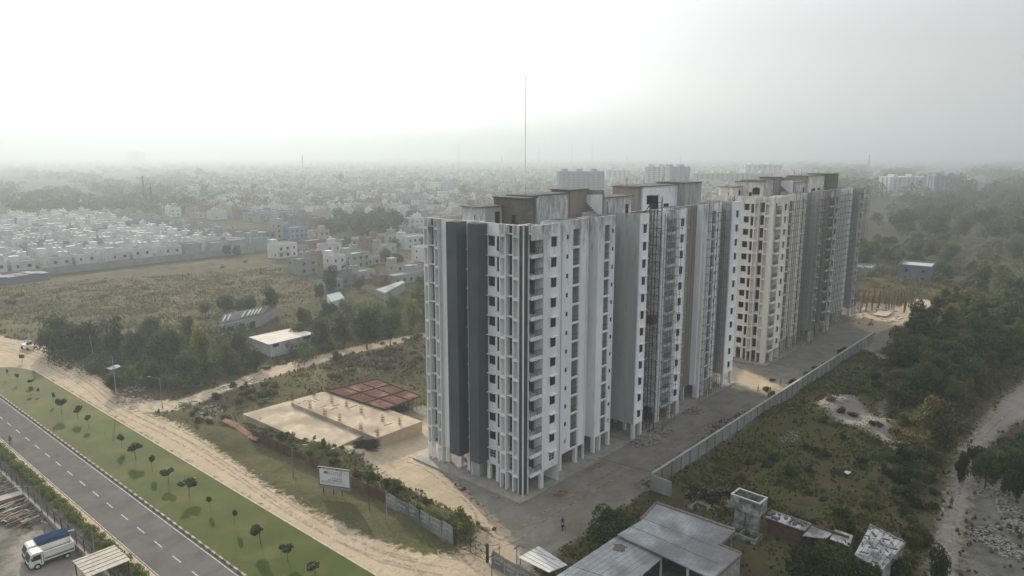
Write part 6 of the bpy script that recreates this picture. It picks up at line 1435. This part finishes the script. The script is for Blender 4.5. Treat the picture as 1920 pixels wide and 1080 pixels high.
# masts
def mast(bx, by, ty, wd, label, lattice=True, head=False):
    x, y = G(bx, by); h_ = elev(x, y, ty)+1; t = empty('radio_mast', (x, y, -1)); tag(t, label, 'mast'); b = MB()
    if lattice:
        for i in range(4): a = math.pi/4+i*math.pi/2; b.tube((wd*math.cos(a), wd*math.sin(a), 0), (wd*.18*math.cos(a), wd*.18*math.sin(a), h_), wd*.16, n=4)
        n_ = 12
        for k_ in range(n_):
            for i in range(4):
                a, a2 = math.pi/4+i*math.pi/2, math.pi/4+(i+1)*math.pi/2; r0, r1 = wd*(1-.82*k_/n_), wd*(1-.82*(k_+1)/n_); b.tube((r0*math.cos(a), r0*math.sin(a), h_*k_/n_), (r1*math.cos(a2), r1*math.sin(a2), h_*(k_+1)/n_), wd*.11, n=3, cap=False)
    else: b.tube((0, 0, 0), (0, 0, h_), wd, wd*.8, 5)
    b.build('mast', steel, t)
    if head:
        b = MB()
        for i in range(5): a = i*1.25; b.box(wd*.9*math.cos(a)-.25, wd*.9*math.cos(a)+.25, wd*.9*math.sin(a)-.25, wd*.9*math.sin(a)+.25, h_*.86, h_*.97)
        b.build('antenna', frame_w, t)
mast(985, 330, 142, 1.1, 'very tall thin guyed mast rising far above the horizon', False)
mast(858.5, 313, 272, 1.0, 'left one of two thin parallel masts on the horizon', False); mast(861.8, 313, 272, 1.0, 'right one of two thin parallel masts on the horizon', False)
mast(1011, 305, 273, 6, 'faint lattice mast just right of the very tall mast'); mast(1072, 305, 273, 6, 'faint lattice mast between the two horizon masts'); mast(1110, 303, 262, 8, 'widest lattice mast on the horizon above the grey block')
mast(1175, 306, 289, 5, 'small faint mast left of the pale pair of flats'); mast(1276, 312, 288, 3, 'thin mast above the bluish flats'); mast(568, 318, 290, 4, 'thin mast in the left part of the horizon'); mast(941, 309, 292, 5, 'short faint mast left of the faint high-rise')
mast(272, 388, 330, 1.6, 'mobile mast with antennas at the edge of the left fields, taller one', head=True); mast(286, 396, 343, 1.4, 'mobile mast at the edge of the left fields, shorter one', head=True); mast(1628, 318, 290, 5, 'small mast above the wood on the right horizon')
# ------------------------------------------------------------------ distant trees and woods
rs = np.random.RandomState(33)
def far_trees(name, label, n, sampler, leaf, rad, q, size):
    C = []
    while len(C) < n:
        p = sampler()
        if p is not None: C.append(p)
    C = np.array(C); k = np.repeat(np.arange(n), 3); Cc = np.c_[C[k], np.zeros(3*n)]; r_ = rs.uniform(*rad, n)[k]; Cc[:, :2] += rs.normal(size=(3*n, 2))*r_[:, None]*.5; Cc[:, 2] = r_*rs.uniform(.5, 1.15, 3*n)-.6
    V = leaves_np(rs, Cc, r_*.75, n*q, size, hollow=.6); o = link(quads_mesh(name, V, LEAF[leaf]), name); tag(o, label, 'woods', kind='stuff'); return o
def samp_px(x0, x1, y0, y1, pw=1.4, cut=.42):
    def f():
        sx_, sy_ = rs.uniform(x0, x1), y0+(rs.rand()**pw)*(y1-y0)
        if noise2(np.array([sx_]), np.array([sy_*3.0]), 5, 40)[0] < cut: return None
        return G(sx_, sy_)
    return f
far_trees('distant_trees', 'hazy tree clumps and hedgerows of the far fields on the left', 900, samp_px(-20, 460, 300, 398, 1.5, .36), 'dark', (4, 9), 60, 3.0)
far_trees('distant_trees', 'dark hazy trees scattered all over the far town', 2200, samp_px(300, 1960, 300, 400, 1.5, .25), 'dark', (3, 6.5), 55, 2.2)
far_trees('distant_trees', 'hazy woods on the right horizon', 900, samp_px(1500, 1990, 302, 372, 1.3), 'mid', (7, 13), 60, 4.0)
# single trees in the left fields
for (bx, by, ty, r_, k) in ((385, 372, 339, 13, 'talld'), (478, 362, 343, 13, 'dark'), (70, 382, 352, 20, 'dark'), (100, 384, 358, 16, 'dark'), (140, 384, 355, 14, 'dark'), (30, 402, 388, 10, 'mid'), (52, 402, 391, 6, 'mid'), (128, 412, 392, 12, 'dark'), (220, 375, 352, 16, 'dark'), (180, 362, 340, 14, 'dark'), (302, 376, 340, 18, 'mid'), (300, 386, 362, 8, 'mid'), (248, 402, 390, 7, 'mid'), (376, 330, 313, 14, 'dark'), (166, 408, 396, 8, 'mid'), (640, 345, 320, 9, 'dark'), (870, 368, 343, 12, 'dark'), (205, 384, 368, 12, 'dark')):
    tree_px(bx, by, ty, r_, k, DESC[k]+' standing in the hazy fields and town edge', 'single trees in the hazy distance')
for (bx, by, ty, r_, k) in ((460, 460, 440, 14, 'dark'), (590, 455, 440, 8, 'mid'), (652, 462, 440, 12, 'mid'), (700, 455, 425, 18, 'dark'), (738, 468, 445, 16, 'dark'), (760, 395, 372, 12, 'dark'), (560, 400, 378, 10, 'dark'), (820, 400, 372, 14, 'dark'), (880, 398, 370, 13, 'dark'), (500, 382, 366, 8, 'dark'), (540, 418, 400, 9, 'dark'), (600, 425, 405, 9, 'dark'), (575, 440, 422, 8, 'mid'), (420, 400, 384, 9, 'dark'), (455, 392, 376, 8, 'dark'), (800, 432, 408, 11, 'dark'), (770, 412, 390, 12, 'dark'), (740, 400, 380, 10, 'dark'), (660, 402, 384, 9, 'dark'), (395, 430, 414, 8, 'mid'), (615, 400, 380, 9, 'mid'), (690, 372, 352, 10, 'dark')):
    tree_px(bx, by, ty, r_, k, DESC[k]+' between the houses of the hazy town', 'trees between the town houses')
for (bx, by, ty, r_, k) in ((1800, 905, 838, 15, 'dark'), (1845, 925, 832, 30, 'mid'), (1880, 900, 842, 34, 'mid'), (1905, 945, 850, 34, 'dark'), (1560, 1085, 1005, 46, 'mid'), (1500, 1100, 1030, 40, 'dark'), (1620, 1100, 1048, 34, 'mid'), (1760, 1090, 1020, 24, 'dark')):
    tree_px(bx, by, ty, r_, k, DESC[k]+' near the pale track and the broken-roofed hut', 'trees beside the lower part of the pale track')
# ------------------------------------------------------------------ labels: things that look alike are told apart by their order in the photo
bpy.context.view_layer.update()
groups = {}
for o in ALL: 
    if o.get('kind') != 'stuff': groups.setdefault(o['label'], []).append(o)
def nth(k):
    return '%d%s' % (k, 'th' if 10 <= k % 100 <= 20 else {1: 'st', 2: 'nd', 3: 'rd'}.get(k % 10, 'th'))
for lab, os_ in groups.items():
    if len(os_) > 1 and len(os_) <= 60:
        os_.sort(key=lambda o: screen_x(o.location)[0]); words = len(lab.split())
        for i, o in enumerate(os_):
            s_ = 'leftmost such' if i == 0 else ('rightmost such' if i == len(os_)-1 else nth(i+1)+' from the left')
            if words+len(s_.split()) <= 16: o['label'] = lab+', '+s_
        if not os_[0].get('group'):
            for o in os_: o['group'] = lab

# ------------------------------------------------------------------ haze
hm = bpy.data.materials.new('haze'); hm.use_nodes = True; n, l = hm.node_tree.nodes, hm.node_tree.links
n.remove(n['Principled BSDF']); v = n.new('ShaderNodeVolumePrincipled')
v.inputs['Color'].default_value = (.385, .438, .478, 1); v.inputs['Density'].default_value = .00053; v.inputs['Anisotropy'].default_value = .35
l.new(v.outputs[0], n['Material Output'].inputs['Volume'])
b = MB(); b.box(-21000, 21000, -21000, 21000, -3, 262); tag(b.build('haze', hm), 'pale grey smog thickening towards the horizon over the town', 'haze', kind='stuff')
